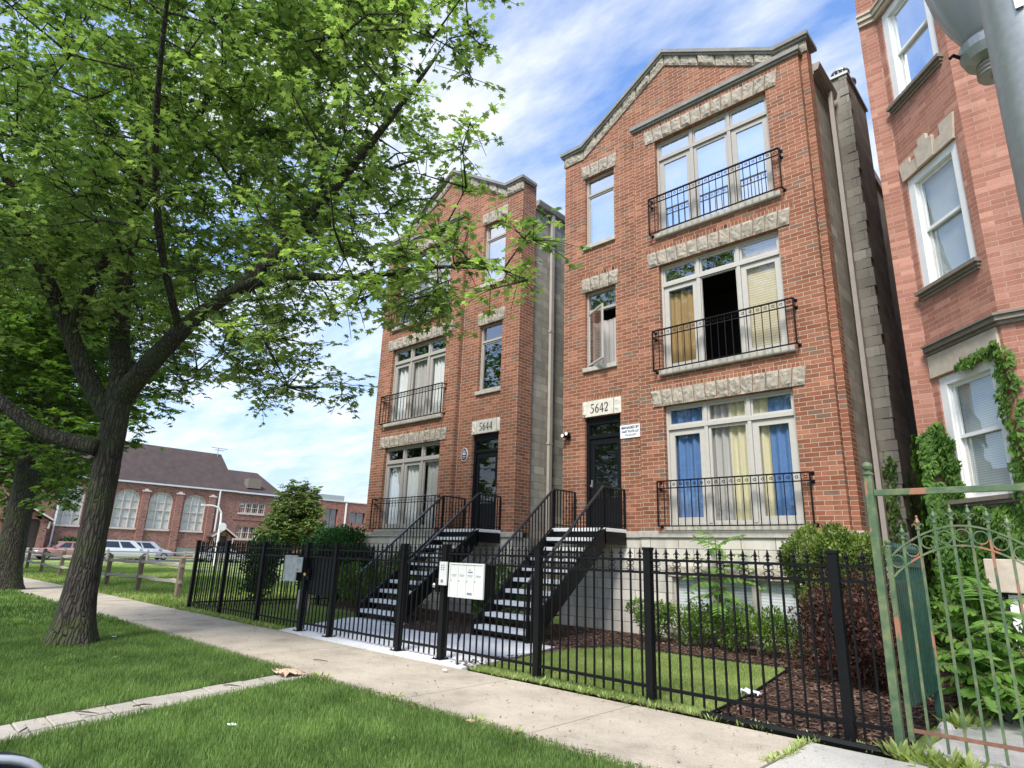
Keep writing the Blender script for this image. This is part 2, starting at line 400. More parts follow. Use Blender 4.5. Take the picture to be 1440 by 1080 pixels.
def digits(parent, txt, xc, zc, h, y):
    """serifed numerals cut as thick-thin strokes"""
    G = {'5': [[(.80, 1, .05), (.25, 1, .13), (.24, .98, .05), (.17, .56, .05)], [(.17, .56, .03), (.45, .63, .08), (.72, .48, .17), (.78, .28, .18), (.6, .07, .13), (.3, 0, .07), (.1, .07, .1), (.08, .13, .12)], [(.25, .95, .12), (.75, .95, .12), (.86, 1.02, .05)]],
         '6': [[(.82, .98, .05), (.5, .85, .1), (.25, .6, .16), (.16, .33, .18), (.25, .1, .15), (.5, 0, .07), (.74, .1, .15), (.82, .3, .18), (.72, .52, .14), (.5, .6, .06), (.28, .5, .06)]],
         '4': [[(.66, 1, .15), (.66, 0, .15)], [(.62, 1, .05), (.04, .3, .06)], [(.04, .29, .09), (.95, .29, .09)], [(.5, 0, .04), (.84, 0, .04)]],
         '2': [[(.1, .78, .12), (.2, .93, .1), (.45, 1, .07), (.7, .9, .15), (.76, .7, .17), (.6, .45, .12), (.3, .2, .07), (.08, .03, .06)], [(.08, .05, .12), (.75, .05, .12), (.88, .22, .04)]]}
    w = h*.56; mb = MB(); x = xc-w*1.12*len(txt)/2
    yy = y
    for ch in txt:
        for st in G[ch]:
            yy -= .0006
            L, Rr = [], []
            for i, (a, b, t) in enumerate(st):
                p0 = st[max(i-1, 0)]; p1 = st[min(i+1, len(st)-1)]
                dx, dz = (p1[0]-p0[0])*w, (p1[1]-p0[1])*h; l = math.hypot(dx, dz) or 1; nx, nz = -dz/l, dx/l; tt = t*h*.5*.72
                px, pz = x+a*w, zc-h/2+b*h
                L.append((px+nx*tt, pz+nz*tt)); Rr.append((px-nx*tt, pz-nz*tt))
            for i in range(len(L)-1):
                mb.prism([(L[i][0], yy, L[i][1]), (L[i+1][0], yy, L[i+1][1]), (Rr[i+1][0], yy, Rr[i+1][1]), (Rr[i][0], yy, Rr[i][1])], (0, -.004, 0))
        x += w*1.12
    mir = MIRROR[0]; MIRROR[0] = False
    mb.build('house_number', m_num, parent); MIRROR[0] = mir
def twin(name, mirror, number, label, wins, smalls):
    MIRROR[0] = mirror
    cx = (XL+XR)/2; cxw = M-cx if mirror else cx
    RT = .54 if mirror else .30
    T = empty('apartment_building', (cxw, D, 0), label, 'building')
    y = D; yb = D-BP; Uv = (1, 0, 0); Nn = (0, -1, 0)
    zt = 1.92
    # brick front: door side (plane D) and projecting window bay (plane D-BP), strip right of bay
    mb = MB()
    mb.wall((0, y, 0), Uv, Nn, XL, BAYL, zt, ZSH-.25, [(D0, D1, zt-1, ZDOOR), (S0, S1, ZSS, ZST), (S0, S1, ZSS+S, ZST+S)], .12)
    mb.wall((0, yb, 0), Uv, Nn, BAYL, XR, zt, ZSUB, [(W0, W1, ZW0+k*S, ZW1+k*S) for k in range(3)], .20)
    mb.poly([(BAYL, yb, zt), (BAYL, yb, ZSUB), (BAYL, y, ZSUB), (BAYL, y, zt)]); mb.poly([(XR, yb, zt), (XR, y, zt), (XR, y, ZSUB), (XR, yb, ZSUB)])
    mb.poly([(XR, y, zt), (STRIP, y, zt), (STRIP, y, ZSUB), (XR, y, ZSUB)])
    mb.poly([(BAYL, yb, ZSUB), (XR, yb, ZSUB), (XR, y, ZSUB), (BAYL, y, ZSUB)])
    # gable field over the bay
    band = .30; sw = .60
    gx = [XL, XL+sw, cx, STRIP-sw, STRIP]; gz = [ZSH-.05-band, ZSH-.05-band, ZAP-.05-band, ZSH-.05-band, ZSH-.05-band]
    b0 = ZSH-.25
    mb.poly([(BAYL, y, ZSUB), (STRIP, y, ZSUB), (STRIP, y, gz[4]), (gx[3], y, gz[3]), (cx, y, gz[2]), (BAYL, y, gz[1]+(gz[2]-gz[1])*(BAYL-gx[1])/(cx-gx[1]))])
    zz = gz[1]+(gz[2]-gz[1])*(BAYL-gx[1])/(cx-gx[1])
    mb.poly([(gx[1], y+.0, b0), (BAYL, y, b0), (BAYL, y, zz), (gx[1]+(b0-gz[1])/(gz[2]-gz[1])*(cx-gx[1]), y, b0)])
    # side returns and back of parapet
    for x in (XL, STRIP):
        mb.poly([(x, y, zt), (x, y+RT, zt), (x, y+RT, ZSH-.05), (x, y, ZSH-.05)])
    mb.poly([(XL, y+RT, 10.9), (STRIP, y+RT, 10.9), (STRIP, y+RT, ZSH), (gx[3], y+RT, ZSH), (cx, y+RT, ZAP), (gx[1], y+RT, ZSH), (XL, y+RT, ZSH)])
    mb.build('wall', m_brick, T, fix=False)
    # rowlock bands above lintels
    for k in range(3): MB().box((L0-.04, yb-.004, ZLT+k*S+.004), (L1+.04, yb+.02, ZLT+k*S+.10)).build('soldier_course', m_soldier, T)
    for k in range(2): MB().box((S0-.13, y-.004, ZST+.36+k*S), (S1+.13, y+.02, ZST+.45+k*S)).build('soldier_course', m_soldier, T)
    MB().box((D0-.06, y-.004, ZDOOR+.375), (D1+.06, y+.02, ZDOOR+.46)).build('soldier_course', m_soldier, T)
    # control joint (drain chain)
    MB().box((BAYL-.012, y-.008, zt), (BAYL-.004, y-.001, ZSUB)).build('control_joint', m_sill, T)
    # gable band of rock-faced stones and its coping
    mb = MB(); top = [(XL-.03, ZSH-.06), (XL+sw, ZSH-.06), (cx, ZAP-.06), (STRIP-sw, ZSH-.06), (STRIP+.03, ZSH-.06)]
    for i in range(4):
        (xa, za), (xb, zb) = top[i], top[i+1]; n = 1 if i in (0, 3) else 6
        for j in range(n):
            a = xa+(xb-xa)*j/n; b = xa+(xb-xa)*(j+1)/n; z_a = za+(zb-za)*j/n; z_b = za+(zb-za)*(j+1)/n
            k0 = len(mb.v); rock(mb, a, b, 0, band, y-.03, amp=.05)
            for q in range(k0, len(mb.v)):
                vx, vy, vz = mb.v[q]; t = (vx-a)/(b-a); mb.v[q] = (vx, vy, vz-band+z_a+(z_b-z_a)*t)
    mb.build('gable_band', m_stone, T)
    mb = MB()
    for i in range(4):
        (xa, za), (xb, zb) = top[i], top[i+1]; xa -= .05 if i == 0 else 0; xb += .05 if i == 3 else 0
        mb.prism([(xa, y-.14, za), (xb, y-.14, zb), (xb, y-.14, zb+.085), (xa, y-.14, za+.085)], (0, .62, 0))
        mb.prism([(xa+(.02 if i == 0 else 0), y-.10, za-.05), (xb-(.02 if i == 3 else 0), y-.10, zb-.05), (xb-(.02 if i == 3 else 0), y-.10, zb-.001), (xa+(.02 if i == 0 else 0), y-.10, za-.001)], (0, .5, 0))
    mb.build('coping', m_cope, T)
    MB().box((BAYL-.05, yb-.09, ZSUB), (XR+.05, y-.001, ZSUB+.09)).box((BAYL-.03, yb-.05, ZSUB-.05), (XR+.03, yb-.001, ZSUB-.001)).build('cornice', m_cope, T)
    # lintels, sills
    for k in range(3):
        lintel(T, L0, L1, ZW1+k*S, ZLT+k*S, yb, 13)
        MB().box((W0-.03, yb-.07, ZW0+k*S-.11), (W1+.12, yb+.18, ZW0+k*S)).build('sill', m_sill, T, bevel=.006) if k else None
    for k in range(2):
        lintel(T, S0-.10, S1+.10, ZST+k*S+.002, ZST+.35+k*S, y, 4, .03)
        MB().box((S0-.03, y-.06, ZSS+k*S-.10), (S1+.03, y+.18, ZSS+k*S)).build('sill', m_sill, T, bevel=.006)
    # door lintel with number stone
    mb = MB(); dl = D0-.05; dr = D1+.04; ht = .36
    mb.box((dl+.13, y-.035, ZDOOR+.004), (dr-.2, y+.03, ZDOOR+ht)); lt = mb.build('lintel', m_lime2, T, bevel=.004)
    mb = MB(); rock(mb, dl, dl+.13, ZDOOR+.004, ZDOOR+ht, y-.02, amp=.035); rock(mb, dr-.19, dr, ZDOOR+.004, ZDOOR+ht, y-.02, amp=.035); mb.build('quoin', m_lime2, lt)
    xc = (dl+.13+dr-.2)/2; xc = M-xc if mirror else xc
    digits(lt, number, xc, ZDOOR+ht/2, .2, y-.036)
    # limestone base, water table, basement window
    mb = MB()
    bw = [(-6.05, -3.75, .22, 1.10)]
    mb.wall((0, yb-.02, 0), Uv, Nn, BAYL-.02, XR+.02, 0, 1.80, bw, .2)
    mb.wall((0, y-.02, 0), Uv, Nn, XL-.02, BAYL-.02, 0, 1.80, [], .2)
    mb.poly([(BAYL-.02, yb-.02, 0), (BAYL-.02, yb-.02, 1.8), (BAYL-.02, y-.02, 1.8), (BAYL-.02, y-.02, 0)])
    mb.poly([(XR+.02, yb-.02, 0), (XR+.02, y-.02, 0), (XR+.02, y-.02, 1.8), (XR+.02, yb-.02, 1.8)])
    mb.poly([(XR+.02, y-.02, 0), (STRIP+.02, y-.02, 0), (STRIP+.02, y-.02, 1.8), (XR+.02, y-.02, 1.8)])
    for x in (XL-.02, STRIP+.02): mb.poly([(x, y-.02, 0), (x, y+RT+.02, 0), (x, y+RT+.02, 1.8), (x, y-.02, 1.8)])
    mb.build('base', m_lime, T, fix=False)
    mb = MB(); mb.box((XL-.05, y-.06, 1.801), (BAYL-.06, y+.3, 1.925)); mb.box((BAYL-.059, yb-.06, 1.801), (XR+.06, y+.2, 1.925)); mb.box((XR+.061, y-.06, 1.801), (STRIP+.05, y+.3, 1.925))
    mb.box((W0-.03, yb-.066, 1.93), (W1+.12, yb+.18, ZW0))
    mb.build('water_table', m_sill, T, bevel=.008)
    lintel(T, -6.15, -3.65, 1.102, 1.30, yb-.01, 9, .0)
    # basement window
    mb = MB(); yw = yb+.06; frame_rect(mb, -6.05, -3.75, .22, 1.10, yw, yw+.08, .05)
    for i in (1, 2): mb.box((-6.05+2.3*i/3-.06, yw-.01, .27), (-6.05+2.3*i/3+.06, yw+.08, 1.05))
    w = mb.build('window', m_frame, T)
    for i in range(3):
        a = -6.05+2.3*i/3+.06; b = -6.05+2.3*(i+1)/3-.06; pane(w, a, b, .27, 1.05, yw+.04, m_glasslo)
    MB().box((-6.0, yw+.09, .25), (-3.8, yw+.095, 1.09)).build('blind', m_blind, w)
    MB().box((-6.10, yb-.09, .12), (-3.70, yb+.18, .219)).build('sill', m_sill, T)
    # windows
    for k in range(3):
        triple_window(T, ZW0+k*S, ZW1+k*S, k, wins[k]); balconette(T, ZW0+k*S-.02, ZW0+k*S+.85, k)
    for k in range(2): small_window(T, ZSS+k*S, ZST+k*S, smalls[k])
    # entrance door
    mb = MB(); yd = y+.10; zf = 1.98
    frame_rect(mb, D0, D1, zf, ZDOOR, yd-.03, yd+.08, .075); mb.box((D0+.075, yd-.02, 3.94), (D1-.075, yd+.08, 4.02)); mb.box((D0+.075, yd-.02, ZDOOR-.17), (D1-.075, yd+.07, ZDOOR-.075))
    fr = mb.build('door_frame', m_blackdoor, T, bevel=.004)
    pane(fr, D0+.075, D1-.075, 4.02, ZDOOR-.17, yd+.03, m_glasslo)
    mb = MB(); mb.box((D0+.08, yd+.01, zf+.03), (D1-.08, yd+.05, zf+.66)); mb.box((D0+.08, yd+.01, zf+.66), (D0+.19, yd+.05, 3.935)); mb.box((D1-.17, yd+.01, zf+.66), (D1-.08, yd+.05, 3.935)); mb.box((D0+.19, yd+.01, 3.80), (D1-.17, yd+.05, 3.935))
    mb.box((D0+.2, yd+.002, zf+.14), (D1-.2, yd+.009, zf+.55))
    dr_ = mb.build('door', m_blackdoor, T, bevel=.004)
    pane(dr_, D0+.19, D1-.17, zf+.66, 3.80, yd+.03, m_glasslo)
    MB().box((D0+.12, yd-.02, 2.86), (D0+.15, yd+.01, 3.03)).lathe((D0+.135, yd-.06, 2.9), [(.004, 0), (.024, .005), (.024, .03), (.01, .05)], 12, 'y').build('handle', m_steel, dr_)
    MB().box((D0-.02, y-.04, 1.93), (D1+.02, y+.3, 1.978)).build('threshold', m_sill, T)
    # hall behind the door: pale wall with picture
    mb = MB(); mb.box((D0-.3, y+1.6, 1.95), (D1+.6, y+1.65, 4.8)); hw = mb.build('hall_wall', m_hall, T)
    MB().box((D1-.30, y+1.55, 2.85), (D1+.02, y+1.59, 3.35)).build('picture_frame', m_num, hw)
    # block shell: side walls, back, floors, roof
    mb = MB(); xe = STRIP-.05; xw = XL+.05; yB = 27.0; ys = y+RT
    mb.box((xe-.2, ys, 0), (xe, yB, 10.85)); mb.box((xw, ys, 0), (xw+.2, yB, 10.85)); mb.box((xw+.2, yB-.2, 0), (xe-.2, yB, 10.85))
    mb.build('side_wall', m_block, T)
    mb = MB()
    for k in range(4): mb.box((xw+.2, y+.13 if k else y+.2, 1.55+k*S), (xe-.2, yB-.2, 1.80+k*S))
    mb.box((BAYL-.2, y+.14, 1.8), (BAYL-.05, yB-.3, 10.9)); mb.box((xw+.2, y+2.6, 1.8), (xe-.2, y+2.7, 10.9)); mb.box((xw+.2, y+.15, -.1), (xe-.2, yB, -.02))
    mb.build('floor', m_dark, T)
    MB().box((xw-.0, ys, 10.86), (xe, yB, 10.98)).build('roof', m_roof, T)
    # gutter + downspouts on the east side
    mb = MB(); mb.box((xe+.001, ys, 10.82), (xe+.06, yB, 11.06)); g0 = (xe+.061); mb.prism([(g0, ys, 10.88), (g0+.09, ys, 10.90), (g0+.13, ys, 11.02), (g0+.13, ys, 11.05), (g0, ys, 11.05)], (0, (12.62 if not mirror else 27)-ys, 0))
    gt = mb.build('gutter', m_gutter, T)
    if not mirror:
        mb = MB(); mb.box((xe+.08, 12.26, 0.3), (xe+.16, 12.37, 10.88)); mb.build('downspout', m_downs, gt)
        # chimney breast
        mb = MB(); mb.box((xe+.001, 12.75, 0), (-2.47, 14.25, 11.50)); ch = mb.build('chimney', m_block, T)
        mb = MB(); rr = random.Random(3)
        # split-face corner blocks so the arris is ragged
        z = 0
        while z < 11.4:
            mb.box((-2.62, 12.735-rr.random()*.02, z+.006), (-2.475+rr.random()*.035, 12.9, z+.195)); z += .2
        mb.build('quoin', m_block, ch)
        MB().box((-2.9, 12.70, 11.501), (-2.43, 14.3, 11.56)).build('chimney_cap', m_steel, ch)
        mb = MB(); c = (-2.66, 13.15, 11.56); mb.lathe(c, [(.15, 0), (.15, .06), (.17, .07), (.17, .1), (.13, .11), (.13, .3), (.19, .31), (.19, .34), (.05, .40)], 18)
        for i in range(12): a = 2*PI*i/12; mb.box((c[0]+.165*math.cos(a)-.008, c[1]+.165*math.sin(a)-.008, c[2]+.1), (c[0]+.165*math.cos(a)+.008, c[1]+.165*math.sin(a)+.008, c[2]+.31))
        mb.lathe((c[0], c[1]+.0, c[2]), [(.172, .19), (.178, .2), (.172, .21)], 18)
        mb.build('flue_cap', m_steel, ch)
        MB().lathe((-2.68, 13.75, 11.56), [(.17, 0), (.17, .45), (.2, .46), (.2, .5), (.05, .56)], 18).build('flue_cap', m_steel, ch)
    MIRROR[0] = False
    if mirror:  # the east side of the twin is its mirrored west side
        x = M-XL-.05
        mb = MB(); mb.box((x+.001, ys, 10.82), (x+.06, 27, 11.06)); g0 = x+.061; mb.prism([(g0, ys, 10.88), (g0+.09, ys, 10.90), (g0+.13, ys, 11.02), (g0+.13, ys, 11.05), (g0, ys, 11.05)], (0, 15, 0))
        gt = mb.build('gutter', m_gutter, T)
        mb = MB(); mb.box((x+.05, 12.35, 0.3), (x+.13, 12.46, 10.88))
        for z in (4.2, 7.3): mb.box((x+.045, 12.33, z), (x+.135, 12.48, z+.05))
        mb.build('downspout', m_downs, gt)
    return T
m_lime2 = plain('pale_lintel_stone', (.66, .62, .53), .85, .12, 12, .35)
m_hall = plain('hall_paint', (.30, .33, .31), .8, .05, 4, 0)
m_roof = plain('roof_felt', (.12, .12, .12), .9, .1, 3, .2)
G0, GH, GL = m_glass, m_glasshi, m_glasslo
wb = lambda a: W0+(W1-W0)*a
A = twin('a', False, '5642', 'narrow gabled red brick three-flat numbered 5642, blue curtains on its first floor', [
    dict(open=-1, tg=[GL, GL, GL], lg=[GL, GL, GL], sw=[.11, .045, .11], fmat=m_framelt, cur=[(wb(.02), wb(.33), m_blue, 0, 4.3), (wb(.335), wb(.50), m_greyc, 0, 4.33), (wb(.50), wb(.79), m_cream, 0, 4.33), (wb(.79), wb(.985), m_blue, 0, 4.3)]),
    dict(open=1, tg=[G0, G0, G0], lg=[GL, G0, GL], sw=[.1, .05, .1], fmat=m_framelt, cur=[(wb(.03), wb(.32), m_ochre, 0, 6.85), (wb(.68), wb(.98), m_blindt, 0, 7.4)]),
    dict(open=-1, tg=[GH, GH, GH], lg=[GH, GH, GH], sw=[.1, .06, .1], cur=[(wb(.02), wb(.98), m_blind, 0, 10.5)])],
    [dict(g=[G0, G0], swing=True, cur=m_greyc, ch=.62), dict(g=[GH, GH], cur=None, blind=True)])
Bd = twin('b', True, '5644', 'red brick three-flat numbered 5644 partly hidden by the maple, with grey and white curtains', [
    dict(open=-1, tg=[G0, G0, G0], lg=[GL, GL, G0], sw=[.05, .09, .09], cur=[(wb(.36), wb(.97), m_whitec, 0, 3.95), (wb(.02), wb(.30), m_greyc, 0, 3.95)]),
    dict(open=-1, tg=[G0, G0, G0], lg=[GL, GL, GL], sw=[.1, .06, .1], cur=[(wb(.05), wb(.4), m_whitec, 0, 7.0), (wb(.4), wb(.75), m_greyc, 0, 7.0), (wb(.75), wb(.97), m_whitec, 0, 7.0)]),
    dict(open=-1, tg=[GH, GH, GH], lg=[G0, G0, G0], sw=[.1, .06, .1], cur=[(wb(.05), wb(.5), m_greyc, 0, 10.2)])],
    [dict(g=[G0, G0]), dict(g=[GH, GH], cur=m_greyc)])
# small things fixed to the fronts
t = empty('security_light', (-8.63, D, 4.05), 'small twin-headed black security light on the brick left of the door of 5642', 'security light')
MB().box((-8.67, D-.03, 3.98), (-8.59, D, 4.06)).build('mount', m_black, t)
for dx in (-.06, .05):
    o = MB().lathe((-8.63+dx, D-.16, 4.07+dx*.3), [(.035, .12), (.05, .04), (.052, 0)], 12, 'y').build('lamp_head', m_black, t, smooth=False)
    MB().lathe((-8.63+dx, D-.165, 4.07+dx*.3), [(.04, .004), (.044, 0)], 12, 'y').build('lens', m_white, o)
t = empty('management_sign', (-7.0, D, 3.98), 'white management notice board on the brick to the right of the door of 5642', 'sign')
m_signw = plain('white_sign', (.82, .82, .85), .5, .03, 6, 0); m_navy = plain('navy_lettering', (.03, .04, .10), .5, .02, 5, 0)
MB().box((-7.23, D-.022, 3.85), (-6.75, D-.002, 4.13)).build('board', m_signw, t)
text_mesh('lettering', 'MANAGED BY', .078, (-6.985, D-.024, 4.068), m_navy, t, bold=.002, sx=.86)
text_mesh('lettering', 'HART FLATS LLC', .066, (-6.985, D-.024, 3.985), m_navy, t, bold=.0015, sx=.84)
text_mesh('lettering', '773-245-3977', .06, (-6.975, D-.024, 3.905), m_navy, t, sx=.84)
t = empty('medallion_sign', (-12.09, D, 3.92), 'small oval black and white medallion sign left of the door of 5644', 'sign')
def oval(mb, cx, cz, rx, rz, y, th, n=8):
    mb.prism([(cx+rx*math.cos(2*PI*(i+.5)/n), y, cz+rz*math.sin(2*PI*(i+.5)/n)) for i in range(n)], (0, th, 0)); return mb
oval(MB(), -12.09, 3.92, .125, .185, D-.03, .028, 10).build('plate', m_signw, t)
mb = MB(); oval(mb, -12.09, 3.92, .108, .168, D-.033, .002, 10); mb.build('field', m_num, t)
mb = MB()
for z, w in ((4.02, .07), (3.99, .12), (3.86, .13), (3.82, .08)): mb.box((-12.09-w/2, D-.037, z), (-12.09+w/2, D-.034, z+.014))
mb.box((-12.16, D-.037, 3.91), (-12.02, D-.034, 3.97)); mb.build('lettering', m_signw, t)
mb = MB(); mb.box((-12.15, D-.04, 3.925), (-12.12, D-.038, 3.955)); mb.box((-12.06, D-.04, 3.925), (-12.03, D-.038, 3.955)); mb.build('lettering', m_num, t)

# ------------------------------------------------------------------ steel stairs
m_tread = plain('painted_tread', (.50, .51, .52), .7, .2, 9, .25)
m_nose = plain('pale_concrete_nosing', (.88, .87, .85), .8, .10, 14, .3)
m_railtop = plain('worn_black_handrail', (.05, .05, .055), .22, .3, 30, .1, metal=.3)
def stairs(label, mirror):
    MIRROR[0] = mirror
    xa, xb = -8.42, -7.10; yb, yt = 8.17, 10.36; zt = 1.96; n = 10; rise = zt/n; run = (yt-yb)/(n-1)
    cx = (xa+xb)/2
    T = empty('steel_staircase', ((M-cx) if mirror else cx, 9.3, 0), label, 'staircase', 'steel stairs up to the two front doors')
    sl = (zt-rise)/(yt-yb); 
    for x in (xa, xb-.05):
        mb = MB(); y0, z0, y1, z1 = yb-.02, .0, yt+.02, zt-.05
        mb.prism([(x, y0, 0), (x, y0+.16, 0), (x, y1+.0, z1-.32), (x, y1, z1+.06), (x, y0, .30-.02)], (.05, 0, 0))
        # toothed upper edge angle
        mb.build('stringer', m_black, T)
        mb = MB()
        for i in range(n-1):
            yy = yb+run*i; zz = rise*(i+1); xx = x+.051 if x == xa else x-.041
            mb.box((xx, yy, zz-.085), (xx+.04, yy+run*.9, zz-.072))
        mb.build('bracket', m_black, T)
    for i in range(n-1):
        yy = yb+run*i; zz = rise*(i+1)
        mb = MB().box((xa+.052, yy-.02, zz-.07), (xb-.052, yy+.25, zz)); tr = mb.build('tread', m_nose, T, bevel=.008)
        MB().box((xa+.052, yy+.0, zz-.11), (xb-.052, yy+.235, zz-.071)).build('tread_pan', m_black, tr)
    # landing
    mb = MB().box((xa+.0, yt-.03, zt-.07), (xb-.0, D-.05, zt)); ld = mb.build('landing', m_nose, T, bevel=.008)
    mb = MB(); mb.box((xa, yt-.02, zt-.30), (xb, yt+.03, zt-.071)); mb.box((xa, yt+.031, zt-.30), (xa+.05, D-.06, zt-.071)); mb.box((xb-.05, yt+.031, zt-.30), (xb, D-.06, zt-.071)); mb.build('landing_frame', m_black, ld)
    # rails
    for side, x in ((0, xa+.025), (1, xb-.025)):
        hz = .80; mb = MB(); ys = yb-.02 if side else yb+.22; zs = hz+.18 + (ys-yb)*sl
        pz = lambda y_: hz+.16+(y_-yb)*(zt-.16)/(yt-yb)
        A0 = (x, ys, pz(ys)); A1 = (x, yt-.02, zt+hz); A2 = (x, D-.07, zt+hz)
        mb.bar(A0, A1, .045, .035); mb.bar(A1, A2, .045, .035)
        o = mb.build('handrail', m_railtop, T)
        mb = MB(); lowz = lambda y_: .22+(y_-yb)*(zt-.16)/(yt-yb)
        mb.bar((x, yb, lowz(yb)), (x, yt-.02, lowz(yt-.02)), .02, .02); mb.bar((x, yt-.02, zt+.07), (x, D-.07, zt+.07), .02, .02)
        k = 24; y_ = yb+.05
        for i in range(k):
            y_ = yb+.02+(yt-yb-.04)*i/(k-1)
            if y_ < ys+.02: continue
            mb.box((x-.008, y_-.008, lowz(y_)-.1), (x+.008, y_+.008, pz(y_)-.01))
        for i in range(8):
            y_ = yt+.02+(D-.09-yt)*i/7; w = .018 if i in (0, 7) else .008; mb.box((x-w, y_-w, zt-.0), (x+w, y_+w, zt+hz-.018))
        w = .02; mb.box((x-w, ys-w, 0.0 if side else .2), (x+w, ys+w, pz(ys)-.01))
        mb.build('baluster_panel', m_black, T)
    MIRROR[0] = False
stairs('black steel staircase with pale treads climbing to the door numbered 5642', False)
stairs('black steel staircase with pale treads climbing to the door numbered 5644', True)
# ================================================================== the old brick house on the right
PK = brick('pink_roman_brick_a', (.33, .142, .096), (.37, .163, .113), (.43, .21, .152), (.48, .33, .26), bw=.30, rh=.068, ms=.008, dark=(.33, .145, .11), darkmix=.08, lightmix=.10, stain=.15, bmp=.45)
PKb = brick('pink_roman_brick_b', (.33, .142, .096), (.37, .163, .113), (.43, .21, .152), (.48, .33, .26), bw=.30, rh=.068, ms=.008, expr='diag', dark=(.33, .145, .11), darkmix=.08, lightmix=.10, stain=.15, bmp=.45)
m_tan = plain('tan_limestone', (.50, .42, .33), .85, .15, 10, .3)
m_trim = plain('brown_metal_trim', (.20, .165, .13), .5, .15, 12, .1)
m_blindw = blind_mat('fine_white_blind', (.62, .64, .66), .03)
RB = empty('brick_house', (-.5, 9.5, 0), 'old pink brick house with an angled window bay and ivy at the right edge', 'house')
sq = .70711
A0 = Vector((-1.63, 9.8, 0)); B0 = Vector((-1.38, 9.8, 0)); C0 = Vector((-.5, 8.92, 0)); C1 = Vector((1.5, 8.92, 0)); E1 = Vector((2.4, 9.8, 0))
Ux = Vector((1, 0, 0)); Ub = Vector((sq, -sq, 0)); Nb = Vector((-sq, -sq, 0)); Ny = Vector((0, -1, 0)); LB = (C0-B0).length
OPS = [(.10, 1.10, 2.22, 3.84), (.10, 1.10, 5.10, 6.86), (.10, 1.10, 8.16, 9.86)]
mb = MB(); mb.wall(A0, Ux, Ny, 0, .25, .0, 13.5, [], .1)
mb.wall(C0, Ux, Ny, 0, 2.0, 0, 13.5, [(.45, 1.5, 2.22, 3.84), (.45, 1.5, 5.1, 6.86), (.45, 1.5, 8.16, 9.86)], .15)
mb.wall(E1, Ux, Ny, 0, 3, 0, 13.5, [], .1)
mb.poly([A0, A0+Vector((0, 0, 13.5)), A0+Vector((0, 14, 13.5)), A0+Vector((0, 14, 0))])
mb.build('wall', PK, RB, fix=False)
mb = MB(); mb.wall(B0, Ub, Nb, 0, LB, 0, 13.5, OPS, .15); mb.build('wall', PKb, RB, fix=False)
mb = MB(); mb.wall(C1, Vector((sq, sq, 0)), Vector((sq, -sq, 0)), 0, LB, 0, 13.5, [], .15); mb.build('wall', PK, RB, fix=False)
mb = MB(); mb.poly([A0+Vector((0, 0, 13.5)), B0+Vector((0, 0, 13.5)), C0+Vector((0, 0, 13.5)), C1+Vector((0, 0, 13.5)), E1+Vector((0, 0, 13.5)), E1+Vector((3, 0, 13.5)), (5.4, 23.8, 13.5), (-1.63, 23.8, 13.5)])
mb.poly([(-1.63, 23.8, 0), (5.4, 23.8, 0), (5.4, 23.8, 13.5), (-1.63, 23.8, 13.5)]); mb.poly([(5.4, 23.8, 0), (5.4, 9.8, 0), (5.4, 9.8, 13.5), (5.4, 23.8, 13.5)])
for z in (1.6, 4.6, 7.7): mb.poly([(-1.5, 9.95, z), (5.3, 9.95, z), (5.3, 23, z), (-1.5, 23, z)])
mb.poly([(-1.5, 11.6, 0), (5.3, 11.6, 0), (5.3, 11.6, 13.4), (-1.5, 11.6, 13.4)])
mb.build('roof', m_dark, RB, fix=False)
def band(mb, z0, z1, out, a=-.001, first=True):
    """string course wrapping the bay"""
    off = [A0, B0, C0, C1, E1]; ns = [Ny, Nb, Ny, Vector((sq, -sq, 0))]
    for i in range(0 if first else 1, 4):
        p, q = off[i], off[i+1]; d = (q-p).normalized(); n = ns[i]
        k = out*math.tan(PI/8)
        e0 = k if i in (2, 3) else (-k if i == 1 else 0); e1 = k if i in (1, 2) else (-k if i == 0 else 0)
        a0 = p-d*e0+n*out if i else p+n*out; a1 = q+d*e1+n*out
        mb.prism([Vector((p.x, p.y, z0)), Vector((q.x, q.y, z0)), Vector((a1.x, a1.y, z0)), Vector((a0.x, a0.y, z0))], (0, 0, z1-z0))
mb = MB(); band(mb, 9.88, 9.95, .05); band(mb, 9.951, 10.03, .085); band(mb, 10.031, 10.07, .11); mb.build('string_course', m_tan, RB)
mb = MB(); band(mb, 4.17, 4.21, .05, first=False); band(mb, 4.211, 4.27, .09, first=False); band(mb, 4.271, 4.30, .12, first=False); mb.build('string_course', m_trim, RB)
mb = MB()
mb.obox(B0+Ub*.61+Nb*.012+Vector((0, 0, 4.01)), Ub, (0, 0, 1), Nb, .59, .155, .02)
mb.build('lintel', m_tan, RB, bevel=.004)
